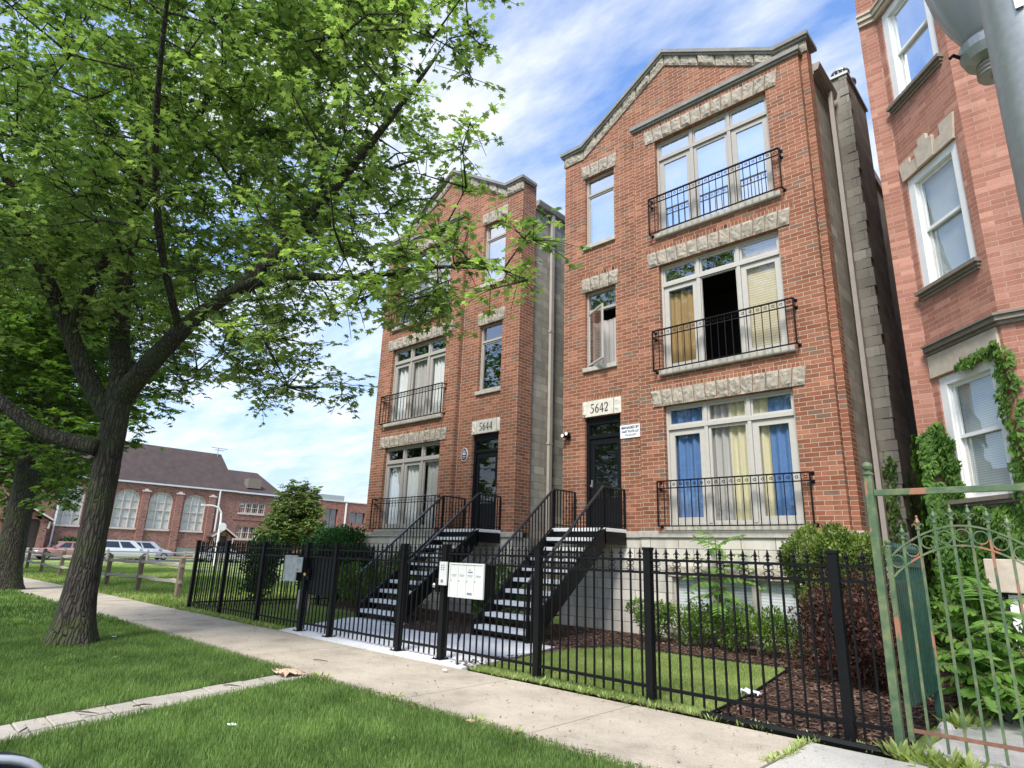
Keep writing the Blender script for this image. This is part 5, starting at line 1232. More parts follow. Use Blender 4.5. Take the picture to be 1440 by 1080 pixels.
MB().tube([(lx-.0, -.82, .99), (lx, -.94, 1.02), (lx, -1.03, 1.05)], [.035, .03, .03], 8).build('mirror_arm', m_blkpl, hs_)
sm = shell(lx-.052, ly, lz-.003, .02, .118, .068); sm.build('mirror_glass', plain('mirror_glass', (.12, .16, .22), .05, .02, 5, 0, metal=1), hs_, smooth=True)
# street lamp far left, white gooseneck with a traffic sign
SL = empty('street_lamp', (-50, 20.9, 0), 'white gooseneck street lamp with a small round sign in front of the church', 'street lamp')
MB().tube([(-50, 20.9, 0), (-50, 20.9, 3.4), (-50, 20.85, 3.95), (-50, 20.6, 4.3), (-50, 20.2, 4.42), (-50, 19.7, 4.45)], [.10, .08, .075, .07, .06, .05], 10).build('pole', m_white, SL)
MB().box((-50.1, 19.3, 4.38), (-49.9, 19.85, 4.48)).build('lamp_head', m_white, SL)
MB().lathe((-49.88, 21.05, 2.9), [(.3, 0), (.3, .03)], 12, 'x').build('sign_plate', m_paper, SL)
# ---- near street lamp: steel pole with an acorn lantern on a bracket
LP = empty('street_lamp', (.10, 2.3, 0), 'thick galvanised steel lamp pole with an upturned ribbed lantern at the top right', 'street lamp')
mb = MB(); mb.lathe((.10, 2.3, 0), [(.19, .0), (.19, .05), (.14, .12), (.135, 1.0), (.128, 2.6), (.118, 4.4), (.10, 7.5)], 48); mb.build('pole', m_steel, LP, smooth=True)
MB().box((.06, 2.168, 3.05), (.08, 2.178, 3.5)).box((.0, 2.172, 1.0), (.012, 2.186, 1.01)).build('seam_plate', m_steel, LP)
m_lantern, nt, b, o = new_mat('ribbed_prismatic_glass')
sx_ = N_(nt, 'ShaderNodeTexCoord'); tcn = sx_.outputs['Object']; sp = N_(nt, 'ShaderNodeSeparateXYZ'); nt.links.new(tcn, sp.inputs[0])
w = math_(nt, 'SINE', math_(nt, 'MULTIPLY', sp.outputs[2], 900)); nt.links.new(ramp(nt, math_(nt, 'ADD', math_(nt, 'MULTIPLY', w, .5), .5), [(0, (.34, .35, .35)), (1, (.42, .43, .43))]), b.inputs['Base Color']); b.inputs['Roughness'].default_value = .25; bump(nt, b, w, .25, .0015)
ax, ay = -.03, 2.98
ln = MB().lathe((ax, ay, 3.585), [(.07, 0), (.09, .03), (.13, .12), (.168, .24), (.195, .40), (.19, .55), (.155, .68), (.08, .78), (.02, .82)], 40).build('lantern', m_lantern, LP, smooth=True)
MB().lathe((ax, ay, 3.465), [(.055, 0), (.09, .02), (.105, .06), (.105, .10), (.085, .12)], 32).build('collar', m_steel, ln)
mb = MB(); prof = []
for i in range(3): prof += [(.052, -.065+i*.02), (.058, -.058+i*.02)]
mb.lathe((ax, ay, 3.465), [(.05, -.07)]+prof+[(.05, -.001)], 28); mb.build('threaded_neck', m_gutter, ln)
MB().tube([(ax+.02, ay, 3.41), (ax+.05, ay-.06, 3.38), (ax+.07, ay-.26, 3.36), (.10, 2.40, 3.36)], .035, 10).build('bracket_arm', m_steel, LP)
MB().tube([(ax-.095, ay-.03, 3.53), (ax-.12, ay-.05, 3.545), (ax-.135, ay-.05, 3.535)], .008, 6).build('latch', m_black, ln)
ASP = np.random.default_rng(99)
# ================================================================== trees and plants
MAPLE_V = np.array([(0, .42, -.05), (0, 1, 0), (.13, .66, .02), (.56, .86, -.04), (.36, .42, .03), (.62, .28, -.05), (.16, .18, .02), (0, 0, 0), (-.16, .18, .02), (-.62, .28, -.05), (-.36, .42, .03), (-.56, .86, -.04), (-.13, .66, .02)])
MAPLE_F = np.array([(0, 12, 1, 2), (0, 2, 3, 4), (0, 4, 5, 6), (0, 6, 7, 8), (0, 8, 9, 10), (0, 10, 11, 12)])
OVAL_V = np.array([(0, 0, 0), (.28, .35, .04), (.22, .75, .0), (0, 1, -.06), (-.22, .75, 0), (-.28, .35, .04)]); OVAL_F = np.array([(0, 1, 2, 3), (0, 3, 4, 5)])
IVY_V = np.array([(0, .15, .03), (.5, -.02, -.04), (.30, .42, .0), (0, 1, -.10), (-.30, .42, .0), (-.5, -.02, -.04)]); IVY_F = np.array([(0, 1, 2, 3), (0, 3, 4, 5)])
LANCE_V = np.array([(0, 0, 0), (.17, .3, .02), (.13, .7, 0), (0, 1, -.04), (-.13, .7, 0), (-.17, .3, .02)]); LANCE_F = OVAL_F
def unit(a): return a/np.maximum(1e-9, np.linalg.norm(a, axis=-1, keepdims=True))
def leaf_mesh(name, P, T, Nn, size, tmpl, mat, parent, tone, off=None):
    """P position, T tip direction, Nn normal hint"""
    V0, F0 = tmpl; T = unit(T); X = unit(np.cross(T, Nn)); Nn = np.cross(X, T); k = len(V0)
    V = P[:, None, :]+size[:, None, None]*(V0[None, :, 0:1]*X[:, None, :]*ASP.uniform(.62, 1.12, (len(P), 1, 1))+V0[None, :, 1:2]*T[:, None, :]+V0[None, :, 2:3]*Nn[:, None, :])
    F = (F0[None]+(np.arange(len(P))*k)[:, None, None]).reshape(-1, F0.shape[1])
    of = OFF[parent.name] if parent is not None else (off or (0, 0, 0))
    return np_mesh(name, V.reshape(-1, 3), [F], mat, parent, np.repeat(tone, k), off=tuple(of))
def grow(roots, attract, step=.45, seed=0, up=.12):
    """roots: list of (polyline pts, radii); returns chains [(pts, parentidx)] plus node arrays"""
    r_ = np.random.default_rng(seed); nodes = []; par = []; base = []
    for pts, rad in roots:
        pts = [np.array(p, float) for p in pts]; last = -1
        for i in range(len(pts)-1):
            L = np.linalg.norm(pts[i+1]-pts[i]); n = max(1, int(L/.3))
            for j in range(n):
                nodes.append(pts[i]+(pts[i+1]-pts[i])*j/n); par.append(last); base.append(True); last = len(nodes)-1
        nodes.append(pts[-1]); par.append(last); base.append(True)
    nr = len(nodes); A = np.array(attract); NN = np.array(nodes)
    d0 = np.min(np.linalg.norm(A[:, None]-NN[None, ::2], axis=2), axis=1); order = np.argsort(d0)
    cap = nr+len(A)*14; N = np.zeros((cap, 3)); N[:nr] = NN; cnt = nr; chains = []; depth = np.zeros(cap); usable = np.ones(cap, bool)
    w = np.zeros(cap)
    for ai in order:
        a = A[ai]; d = np.linalg.norm(N[:cnt]-a, axis=1); 
        sc = d+depth[:cnt]*.12+np.where(N[:cnt, 2] > a[2]+.4, .5, 0); j = int(np.argmin(sc)); p = N[j]; L = d[j]
        if L < .12: continue
        m_ = max(1, int(L/step)); side = r_.normal(0, .09, 3)*L; ch = [p.copy()]; prev = j
        for s_ in range(1, m_+1):
            t = s_/m_; q = p+(a-p)*t+side*math.sin(PI*t)+np.array([0, 0, up*L*math.sin(PI*t)])
            if cnt < cap: N[cnt] = q; depth[cnt] = depth[prev]+L/m_*.6; prev = cnt; cnt += 1
            ch.append(q)
        chains.append((ch, j, prev))
    return N[:cnt], chains
def taper_tube(mb, ch, r0, r1, n):
    k = len(ch); mb.tube([Vector(c) for c in ch], [r0+(r1-r0)*i/(k-1) for i in range(k)], n, cap=False)
def tree_maple(name, loc, label, roots, blobs, n_cl, leaves_per, leaf_size, mats, tmpl, seed, trunk, group=None, cl_r=.42, sub=4, tone0=.5, flatten=.35, branch_r=(.035, .006)):
    r_ = np.random.default_rng(seed); T = empty(name, loc, label, 'tree', group)
    wts = np.array([b[6]*b[3]*b[4]*b[5] for b in blobs]); wts /= wts.sum(); A = []
    while len(A) < n_cl:
        b = blobs[r_.choice(len(blobs), p=wts)]; v = unit(r_.normal(size=3)); rad = r_.random()**(1/2.4); q = np.array(b[:3])+v*rad*np.array(b[3:6])
        # scalloped outline
        s_ = .86+.14*math.sin(5*v[0]+3*v[2]+seed)*math.cos(4*v[1]-2*v[2])
        if rad > s_: continue
        if q[2] < .9: continue
        A.append(q)
    N, chains = grow(roots, A, seed=seed)
    mb = MB()
    if trunk:  # rough bark trunk
        for pts, rad in roots:
            pts = [Vector(p) for p in pts]; big = rad[0] > .12; n = 20 if big else 9
            # resample smoothly
            rs, ps = [], []
            for i in range(len(pts)-1):
                m_ = max(2, int((pts[i+1]-pts[i]).length/.12)) if big else 3
                for j in range(m_):
                    t = j/m_; p0 = pts[max(i-1, 0)]; p1 = pts[i]; p2 = pts[i+1]; p3 = pts[min(i+2, len(pts)-1)]
                    q = .5*((2*p1)+(p2-p0)*t+(2*p0-5*p1+4*p2-p3)*t*t+(3*p1-p0-3*p2+p3)*t**3); ps.append(q); rs.append(rad[i]+(rad[i+1]-rad[i])*t)
            ps.append(pts[-1]); rs.append(rad[-1]); k0 = len(mb.v); mb.tube(ps, rs, n, cap=True)
            for q in range(k0, len(mb.v)):
                i = (q-k0)//n; c = ps[min(i, len(ps)-1)]; v = Vector(mb.v[q]); d = v-c; rr_ = d.length or 1; ang = math.atan2(d.y, d.x)
                f = 1+.05*math.sin(ang*3+v.z*1.3)+.035*math.sin(ang*7+v.z*2.1+1)+.05*random.uniform(-1, 1)*.5
                if v.z < .9: f *= 1+.55*(1-v.z/.9)**2.2*(1+.38*math.sin(ang*5+.7))*.62
                mb.v[q] = tuple(c+d*f)
    tr = mb.build('trunk', mats[0], T, smooth=True)
    mb = MB()
    for ch, j, e in chains:
        L = sum(np.linalg.norm(ch[i+1]-ch[i]) for i in range(len(ch)-1)); r0 = min(branch_r[0], .008+.012*L)
        taper_tube(mb, ch, r0, branch_r[1], 5)
    # leaves on twigs
    P, TT, NN, tn = [], [], [], []
    cc = np.mean(np.array([b[:3] for b in blobs]), 0)
    for ch, j, e in chains:
        a = ch[-1]; out = unit((ch[-1]-ch[0])+np.array([0, 0, .02])); ct = tone0+r_.normal(0, .14)
        for s_ in range(sub):
            d = unit(out*.7+r_.normal(size=3)*np.array([.9, .9, .5])); L = cl_r*r_.uniform(.5, 1.25); st = a-out*.15*r_.random(); q = st+d*L; q[2] -= .10*L*r_.random()
            mid = (st+q)/2+np.array([0, 0, .06*L]); taper_tube(mb, [st, mid, q], .007, .0035, 3)
            m_ = max(2, leaves_per//sub); u = r_.uniform(.15, 1.08, m_)[:, None]
            base = st+(q-st)*u+np.array([0, 0, .05])*np.sin(PI*np.clip(u, 0, 1)); ang = r_.uniform(0, 2*PI, m_); 
            perp = np.stack([np.cos(ang), np.sin(ang), np.zeros(m_)], 1)
            tip = unit(perp+d*.5+np.array([0, 0, -.35])*r_.uniform(.2, 1.4, (m_, 1))); pos_ = base+tip*.05*r_.uniform(.3, 1.6, (m_, 1))
            P.append(pos_); TT.append(tip); NN.append(unit(np.array([0, 0, 1.0])+r_.normal(size=(m_, 3))*flatten)); tn.append(np.clip(ct+r_.normal(0, .16, m_), 0, 1))
    mb.build('branches', mats[0], T, smooth=True, fix=False)
    P = np.concatenate(P); TT = np.concatenate(TT); NN = np.concatenate(NN); tn = np.concatenate(tn); sz = leaf_size*r_.uniform(.6, 1.2, len(P))
    leaf_mesh('crown', P, TT, NN, sz, tmpl, mats[1], T, tn); print(name, 'leaves', len(P), 'chains', len(chains))
    return T
# bark
m, nt, b, o = new_mat('furrowed_bark'); p = pos(nt)
mp = N_(nt, 'ShaderNodeMapping'); mp.inputs['Scale'].default_value = (1.25, 1.25, .13); nt.links.new(p, mp.inputs[0])
v = N_(nt, 'ShaderNodeTexVoronoi', feature='DISTANCE_TO_EDGE'); v.inputs['Scale'].default_value = 17; 
nz = N_(nt, 'ShaderNodeTexNoise'); nz.inputs['Scale'].default_value = 6; nt.links.new(p, nz.inputs['Vector'])
va = N_(nt, 'ShaderNodeVectorMath', operation='MULTIPLY_ADD'); va.inputs[1].default_value = (.07, .07, .02); nt.links.new(nz.outputs['Color'], va.inputs[0]); nt.links.new(mp.outputs[0], va.inputs[2]); nt.links.new(va.outputs[0], v.inputs['Vector'])
rid = ramp(nt, v.outputs['Distance'], [(0, 0.0), (.16, .7), (.5, 1.0)])
bc = ramp(nt, noise(nt, p, 14, 5), [(.3, (.035, .028, .022)), (.7, (.085, .07, .055))]); bc = mix(nt, 1.0, bc, ramp(nt, v.outputs['Distance'], [(0, .35), (.2, 1.0)]), 'MULTIPLY')
ms = ramp(nt, noise(nt, p, 2.2, 5, .7), [(.42, (0, 0, 0)), (.62, (.75, .75, .75))]); bc = mix(nt, ms, bc, (.05, .068, .016))
nt.links.new(bc, b.inputs['Base Color']); b.inputs['Roughness'].default_value = .95; bump(nt, b, math_(nt, 'ADD', rid, math_(nt, 'MULTIPLY', noise(nt, p, 60, 3), .3)), .9, .05); m_bark = m
m_maple = leaf_mat('maple_leaf', (.055, .115, .04), (.42, .52, .19), .55, .42, .4, (1.3, 1.5, .7))
m_leafdk = leaf_mat('dark_street_leaf', (.035, .08, .018), (.17, .27, .07), .45, .5, .3)
m_linden = leaf_mat('linden_leaf', (.07, .11, .035), (.26, .32, .12), .3, .6, .25)
g = np.array
MT = (-10.84, 2.73, 0)
main_roots = [
 ([(-10.84, 2.73, -.1), (-10.86, 2.73, .5), (-10.9, 2.74, 1.5), (-11.0, 2.75, 2.6), (-11.1, 2.76, 3.5), (-11.25, 2.78, 4.2)], [.27, .215, .185, .18, .19, .17]),
 ([(-11.2, 2.78, 3.9), (-11.75, 2.75, 4.75), (-12.0, 2.7, 5.9), (-12.1, 2.6, 7.0), (-12.2, 2.5, 8.8), (-12.3, 2.3, 11.0), (-12.3, 2.2, 12.6)], [.175, .15, .135, .115, .085, .05, .02]),
 ([(-12.1, 2.6, 7.0), (-11.5, 2.9, 8.2), (-10.9, 3.2, 9.6), (-10.5, 3.4, 11.5)], [.10, .08, .055, .02]),
 ([(-11.1, 2.78, 3.55), (-10.4, 2.95, 4.15), (-9.35, 3.2, 4.75), (-8.1, 3.55, 5.05), (-6.9, 4.2, 4.95), (-5.8, 4.7, 4.95), (-4.9, 5.0, 4.75)], [.175, .15, .11, .07, .042, .025, .01]),
 ([(-8.6, 3.4, 4.95), (-7.9, 3.8, 5.9), (-7.0, 4.2, 7.0), (-5.9, 4.5, 8.2)], [.11, .085, .06, .02]),
 ([(-11.05, 2.72, 3.2), (-11.35, 2.35, 3.85), (-11.55, 2.0, 4.6), (-11.75, 1.6, 5.4), (-11.9, 1.15, 6.3), (-12.0, .5, 7.6), (-12.0, .1, 9.2)], [.15, .135, .12, .105, .085, .055, .025]),
 ([(-11.55, 2.0, 4.6), (-11.3, 2.1, 5.3), (-10.9, 2.2, 5.9), (-10.1, 2.2, 6.3), (-9.2, 2.0, 6.9)], [.09, .08, .065, .045, .02]),
 ([(-11.0, 2.6, 2.75), (-11.5, 1.95, 2.95), (-11.9, 1.4, 3.4), (-12.5, .6, 4.1), (-13.2, -.2, 5.0)], [.13, .105, .09, .06, .025]),
 ([(-9.8, 3.05, 4.5), (-9.0, 2.3, 5.6), (-7.9, 1.7, 6.9), (-6.8, 1.3, 8.3)], [.06, .05, .035, .015]),
]
main_blobs = [(-10.9, 2.6, 8.6, 5.4, 4.8, 4.7, 1.0), (-7.1, 3.6, 6.9, 2.9, 2.2, 2.3, .62), (-5.6, 4.7, 4.75, 1.7, 1.1, .75, 1.7), (-8.9, 3.6, 4.6, 2.4, 1.3, .9, 1.3), (-6.8, 3.3, 9.1, 2.7, 2.4, 2.0, .75),
 (-11.8, 1.2, 5.6, 3.0, 2.0, 1.3, 1.3), (-8.2, 4.5, 3.75, .9, .6, .6, 1.2), (-10.6, 4.8, 4.5, 1.6, 1.1, .9, 1.3), (-5.3, 3.9, 7.6, 1.0, 1.2, .8, .6), (-7.6, 3.5, 4.9, 1.7, .9, .7, 1.8), (-6.4, 4.3, 4.7, 1.2, .9, .6, 1.8)]
tree_maple('maple_tree', MT, 'large spreading maple in the parkway with furrowed mossy trunk and bright green crown', main_roots, main_blobs, 1520, 52, .102, (m_bark, m_maple), (MAPLE_V, MAPLE_F), 21, True, cl_r=.46, sub=5)
t2 = (-23.3, 3.9, 0)
r2 = [([(-23.3, 3.9, -.1), (-23.4, 3.9, 1.5), (-23.7, 3.9, 3.2), (-24.0, 3.9, 4.4)], [.42, .33, .30, .27]), ([(-24.0, 3.9, 4.2), (-24.6, 3.8, 6.2), (-25, 3.7, 9)], [.25, .2, .08]), ([(-23.9, 3.9, 4.1), (-22.9, 4.1, 6.0), (-22.4, 4.3, 8.5)], [.24, .18, .06]), ([(-23.8, 3.9, 3.6), (-22.0, 3.9, 4.6), (-20.0, 3.9, 4.8)], [.16, .11, .04])]
tree_maple('street_tree', t2, 'dark street tree at the left edge behind the maple', r2, [(-23.5, 3.9, 8.5, 5.6, 4.6, 4.8, 1), (-20.4, 4.2, 4.6, 2.6, 1.6, 1.6, 1.5), (-21.5, 4.6, 3.2, 1.3, .8, .8, 1.5)], 850, 36, .19, (m_bark, m_leafdk), (MAPLE_V, MAPLE_F), 5, True, cl_r=.7, sub=4)
t3 = tree_maple('street_tree', (-36, 4.3, 0), 'distant street tree far along the sidewalk, mostly behind the others', [([(-36, 4.3, -.1), (-36, 4.3, 3.5), (-36, 4.3, 7)], [.4, .34, .12])], [(-36, 4.3, 8.2, 5.2, 5, 5, 1), (-33.6, 5.4, 4.4, 3.2, 2.6, 2.0, 1)], 520, 36, .34, (m_bark, m_leafdk), (OVAL_V, OVAL_F), 6, True, cl_r=.95)
# trees across the street, seen only as reflections in the windows
for i, (x, y) in enumerate(((-16, -17), (-30, -16))):
    c = copy_tree(t3, loc=(x, y, 0), rotz=i*2.1); c['label'] = ['street tree across the road, reflected in the lower windows', 'second street tree across the road, farther left, reflected in the windows'][i]
lt = tree_maple('linden_tree', (-40, 21.6, 0), 'small dense round-crowned linden tree on the lot before the flat-roofed building', [([(-40, 21.6, 0), (-40, 21.6, 2), (-40, 21.6, 5)], [.16, .13, .04])], [(-40, 21.6, 2.9, 2.4, 2.4, 2.1, 1.4), (-40, 21.7, 4.3, 1.8, 1.8, 1.7, 1.6), (-40.2, 20.2, 2.2, 1.3, 1.2, 1.1, 1)], 640, 50, .20, (m_bark, m_linden), (OVAL_V, OVAL_F), 9, True, cl_r=.38)
tree_maple('far_tree', (-95, 68, 0), 'faint treetop showing over the flat roof', [([(-95, 68, 0), (-95, 68, 9)], [.4, .1])], [(-95, 68, 8.2, 3.5, 3.5, 2.6, 1)], 90, 40, .5, (m_bark, m_linden), (OVAL_V, OVAL_F), 10, True, cl_r=.8)
# ---------------- shrubs: leaf clouds with stems
def shrub(name, loc, label, cat, boxes, n, size, mat, tmpl, seed, stems=14, group=None, up=.6, surf=.75, flat=.7, lump=.08, stem_z=0):
    r_ = np.random.default_rng(seed); T = empty(name, loc, label, cat, group); P = []; NN = []
    tot = sum(b[3]*b[4]*b[5] for b in boxes)
    for b in boxes:
        k = int(n*b[3]*b[4]*b[5]/tot); v = unit(r_.normal(size=(k, 3))); v = np.sign(v)*np.abs(v)**b[6] if len(b) > 6 else v
        v = v/np.maximum(1e-6, np.max(np.abs(v), 1, keepdims=True)) if (len(b) > 6 and b[6] < .6) else v
        rad = surf+(1-surf)*r_.random((k, 1)); inn = r_.random((k, 1)) < .3; rad = np.where(inn, r_.random((k, 1)), rad)
        q = v*rad*np.array(b[3:6]); q += lump*np.sin(q[:, [1, 2, 0]]*11+seed)+r_.normal(0, size*.3, q.shape); P.append(q+np.array(b[:3])); NN.append(v)
    P = np.concatenate(P); NN = np.concatenate(NN); k = P[:, 2] > .05; P, NN = P[k], NN[k]; m_ = len(P)
    tip = unit(NN*.6+r_.normal(size=(m_, 3))*.6+np.array([0, 0, up])); nn = unit(NN+r_.normal(size=(m_, 3))*flat)
    tn = np.clip(.45+.28*np.sin(P[:, 0]*7+P[:, 2]*5)*np.cos(P[:, 1]*6)+r_.normal(0, .18, m_), 0, 1)
    leaf_mesh('foliage', P, tip, nn, size*r_.uniform(.6, 1.3, m_), tmpl, mat, T, tn)
    mb = MB(); L = np.array(loc)
    for i in range(stems):
        e = P[r_.integers(m_)]; e = L+(e-L)*.92; s_ = L+(e-L)*np.array([.5, .5, 0])+r_.normal(0, .03, 3)*np.array([1, 1, 0]); s_[2] = stem_z; mid = (s_+e)/2+r_.normal(0, .04, 3)
        mb.tube([Vector(s_), Vector(mid), Vector(e)], [.011, .009, .004], 5)
    mb.build('stems', m_twig, T); return T
OV, IV, LA = (OVAL_V, OVAL_F), (IVY_V, IVY_F), (LANCE_V, LANCE_F)
m_box_ = leaf_mat('boxwood_leaf', (.045, .10, .015), (.22, .34, .06), .3, .45, .35)
m_yew = leaf_mat('yew_leaf', (.045, .09, .015), (.28, .36, .08), .25, .55, .25)
m_barb = leaf_mat('purple_barberry_leaf', (.03, .014, .013), (.13, .06, .045), .25, .5, .3)
m_hdk = leaf_mat('dark_hedge_leaf', (.012, .045, .012), (.05, .14, .03), .2, .6, .2)
m_ivy = leaf_mat('ivy_leaf', (.030, .085, .015), (.17, .29, .06), .3, .6, .12)
m_fern = leaf_mat('ailanthus_leaf', (.05, .13, .025), (.20, .35, .07), .4, .5, .3)
hx = [(-6.1, 10.35), (-5.35, 10.4), (-4.6, 10.3), (-3.95, 10.15)]
for i, (x, y) in enumerate(hx):
    shrub('boxwood_hedge', (x, y, 0), ['leftmost clipped boxwood of the low hedge under the basement window, leggy at its left side', 'second boxwood of the low hedge under the basement window', 'third boxwood of the low hedge, below the sumac-like seedling', 'rightmost boxwood of the low hedge, beside the purple shrub'][i], 'hedge', [(x, y, .48, .44, .33, .17), (x+.1, y-.05, .28, .3, .25, .2)], 2400, .050, m_box_, OV, 30+i, 16, 'low boxwood hedge before 5642')
shrub('yew_bush', (-3.0, 10.2, 0), 'tall rounded light green yew bush at the right corner of 5642', 'bush', [(-3.15, 10.1, 1.45, .55, .5, .45), (-2.75, 10.0, 1.5, .5, .45, .42), (-2.9, 10.1, .9, .6, .45, .5)], 26000, .048, m_yew, OV, 41, 12)
shrub('barberry_bush', (-2.55, 9.0, 0), 'dark purple barberry bush right of the small lawn, behind the fence', 'bush', [(-2.55, 9.1, .75, .55, .55, .6), (-2.1, 8.7, .75, .45, .5, .6), (-2.9, 9.4, .55, .45, .4, .45), (-1.95, 8.3, .55, .3, .4, .45), (-2.5, 8.7, .35, .7, .5, .35)], 15000, .048, m_barb, OV, 42, 14, surf=.3, lump=.12)
for i, (x, y) in enumerate(((-12.6, 9.8), (-13.5, 9.7), (-14.4, 9.6))):
    shrub('boxwood_hedge', (x, y, 0), ['clipped green shrub left of the 5644 stairs', 'clipped green shrub under the first-floor balcony of 5644', 'clipped green shrub nearest the left corner of 5644'][i], 'hedge', [(x, y, .6, .5, .45, .42)], 2600, .07, m_box_, OV, 50+i, 12, 'green shrubs before 5644')
shrub('juniper_hedge', (-16.9, 10.4, 0), 'dark green tall hedge at the left corner of 5644', 'hedge', [(-16.2, 10.4, 1.05, .8, .8, 1.0), (-17.4, 10.6, 1.0, .9, .8, 1.0), (-18.3, 10.9, .8, .7, .7, .8)], 26000, .085, m_hdk, OV, 43, 8)
shrub('lot_bush', (-17.3, 8.6, 0), 'leafy sapling bush behind the fence beside the grey mailbox', 'bush', [(-16.6, 8.2, 1.0, .55, .5, .75), (-16.3, 8.0, .45, .4, .4, .35)], 2600, .10, m_hdk, OV, 44, 14, surf=.4)
shrub('corner_bush', (-19.5, 14, 0), 'light green bush rising behind the dark hedge beside the 5644 corner', 'bush', [(-19.3, 14.2, 1.6, 1.0, .9, 1.5)], 5000, .11, m_linden, OV, 45, 8)
shrub('hydrangea_bush', (-9.4, 9.9, 0), 'leafy green bush between the two staircases under the white mailboxes', 'bush', [(-9.3, 9.8, .55, .55, .5, .5), (-10.0, 10.2, .4, .4, .4, .35)], 1600, .12, m_box_, OV, 46, 10)
shrub('lilac_bush', (-14.1, 10.6, 0), 'pale leafy bush against the basement window of 5644', 'bush', [(-13.7, 10.6, .95, .35, .25, .35)], 700, .10, m_linden, OV, 47, 8)
shrub('clipped_bush', (-75.6, 17.5, 0), 'rounded green clipped bush by the church wall', 'bush', [(-75.6, 17.5, .9, .8, 1.6, .8)], 3000, .25, m_hdk, OV, 48, 3)
# ---------------- compound-leaved seedlings
def frond(P_, T_, N_a, S_, tn, base, d, L, r_, n=9, ls=.10):
    side = np.cross(d, [0, 0, 1.0]); side /= np.linalg.norm(side) or 1; pts = []
    for i in range(n+1):
        t = i/n; q = base+d*L*t+np.array([0, 0, -.35*L*t*t]); pts.append(q)
        if i:
            for s_ in (-1, 1):
                P_.append(q); T_.append(side*s_+d*.45+np.array([0, 0, -.55*r_.uniform(.4, 1.3)])); N_a.append(np.array([0, -.55, 1.0])+r_.normal(0, .25, 3)); S_.append(ls*(1-.35*t)*r_.uniform(.85, 1.1)); tn.append(r_.uniform(.35, 1))
    P_.append(pts[-1]); T_.append(d); N_a.append(np.array([0, 0, 1.0])); S_.append(ls*.7); tn.append(.8)
    return pts
def seedling(name, loc, label, h, fr, L, mat, seed, ls=.10, spread=None, cat='plant'):
    r_ = np.random.default_rng(seed); T = empty(name, loc, label, cat); P_, T_, Na, S_, tn = [], [], [], [], []; mb = MB(); b0 = np.array(loc, float)
    mb.tube([loc, (loc[0]+.02, loc[1], h*.5), (loc[0]-.01, loc[1], h)], [.018, .014, .007], 7)
    for i in range(fr):
        a = i*2.4+r_.uniform(-.3, .3); z = h*(.35+.65*i/fr); el = .1+.9*(i/fr)**3; d = np.array([math.cos(a)*math.cos(el), math.sin(a)*math.cos(el), math.sin(el)])
        pts = frond(P_, T_, Na, S_, tn, np.array([loc[0], loc[1], z]), d, L*r_.uniform(.75, 1.1), r_, ls=ls); mb.tube([Vector(q) for q in pts], .004, 4)
    mb.build('stem', m_twig, T); leaf_mesh('leaves', np.array(P_), np.array(T_), np.array(Na), np.array(S_), LA, mat, T, np.array(tn)); return T
seedling('sumac_seedling', (-4.85, 10.35, 0), 'tall light green sumac-like seedling in front of the basement window', 1.75, 18, .66, m_fern, 60, .21)
seedling('ailanthus_plant', (-.98, 8.0, 0), 'bright green ailanthus plant behind the green gate', 1.15, 16, .6, m_fern, 61, .20)
seedling('ailanthus_plant', (-1.12, 7.6, 0), 'lower ailanthus plant crowding the teal side fence', .75, 14, .5, m_fern, 62, .18)
seedling('ailanthus_plant', (-.72, 7.7, 0), 'feathery green plant nearest the white basement door', .7, 14, .5, m_fern, 63, .18)
shrub('weed_clump', (-.9, 7.9, 0), 'mixed weeds on the old concrete behind the green gate', 'weeds', [(-.95, 8.0, .25, .3, .35, .25), (-.6, 8.2, .2, .3, .25, .2)], 900, .07, m_fern, OV, 64, 10)
shrub('ivy_mound', (-1.15, 8.5, 0), 'mound of ivy between the teal side fence and the stone beam', 'ivy', [(-1.2, 8.55, .75, .28, .35, .75), (-1.0, 8.6, .5, .35, .2, .5)], 4200, .07, m_ivy, IV, 66, 6)
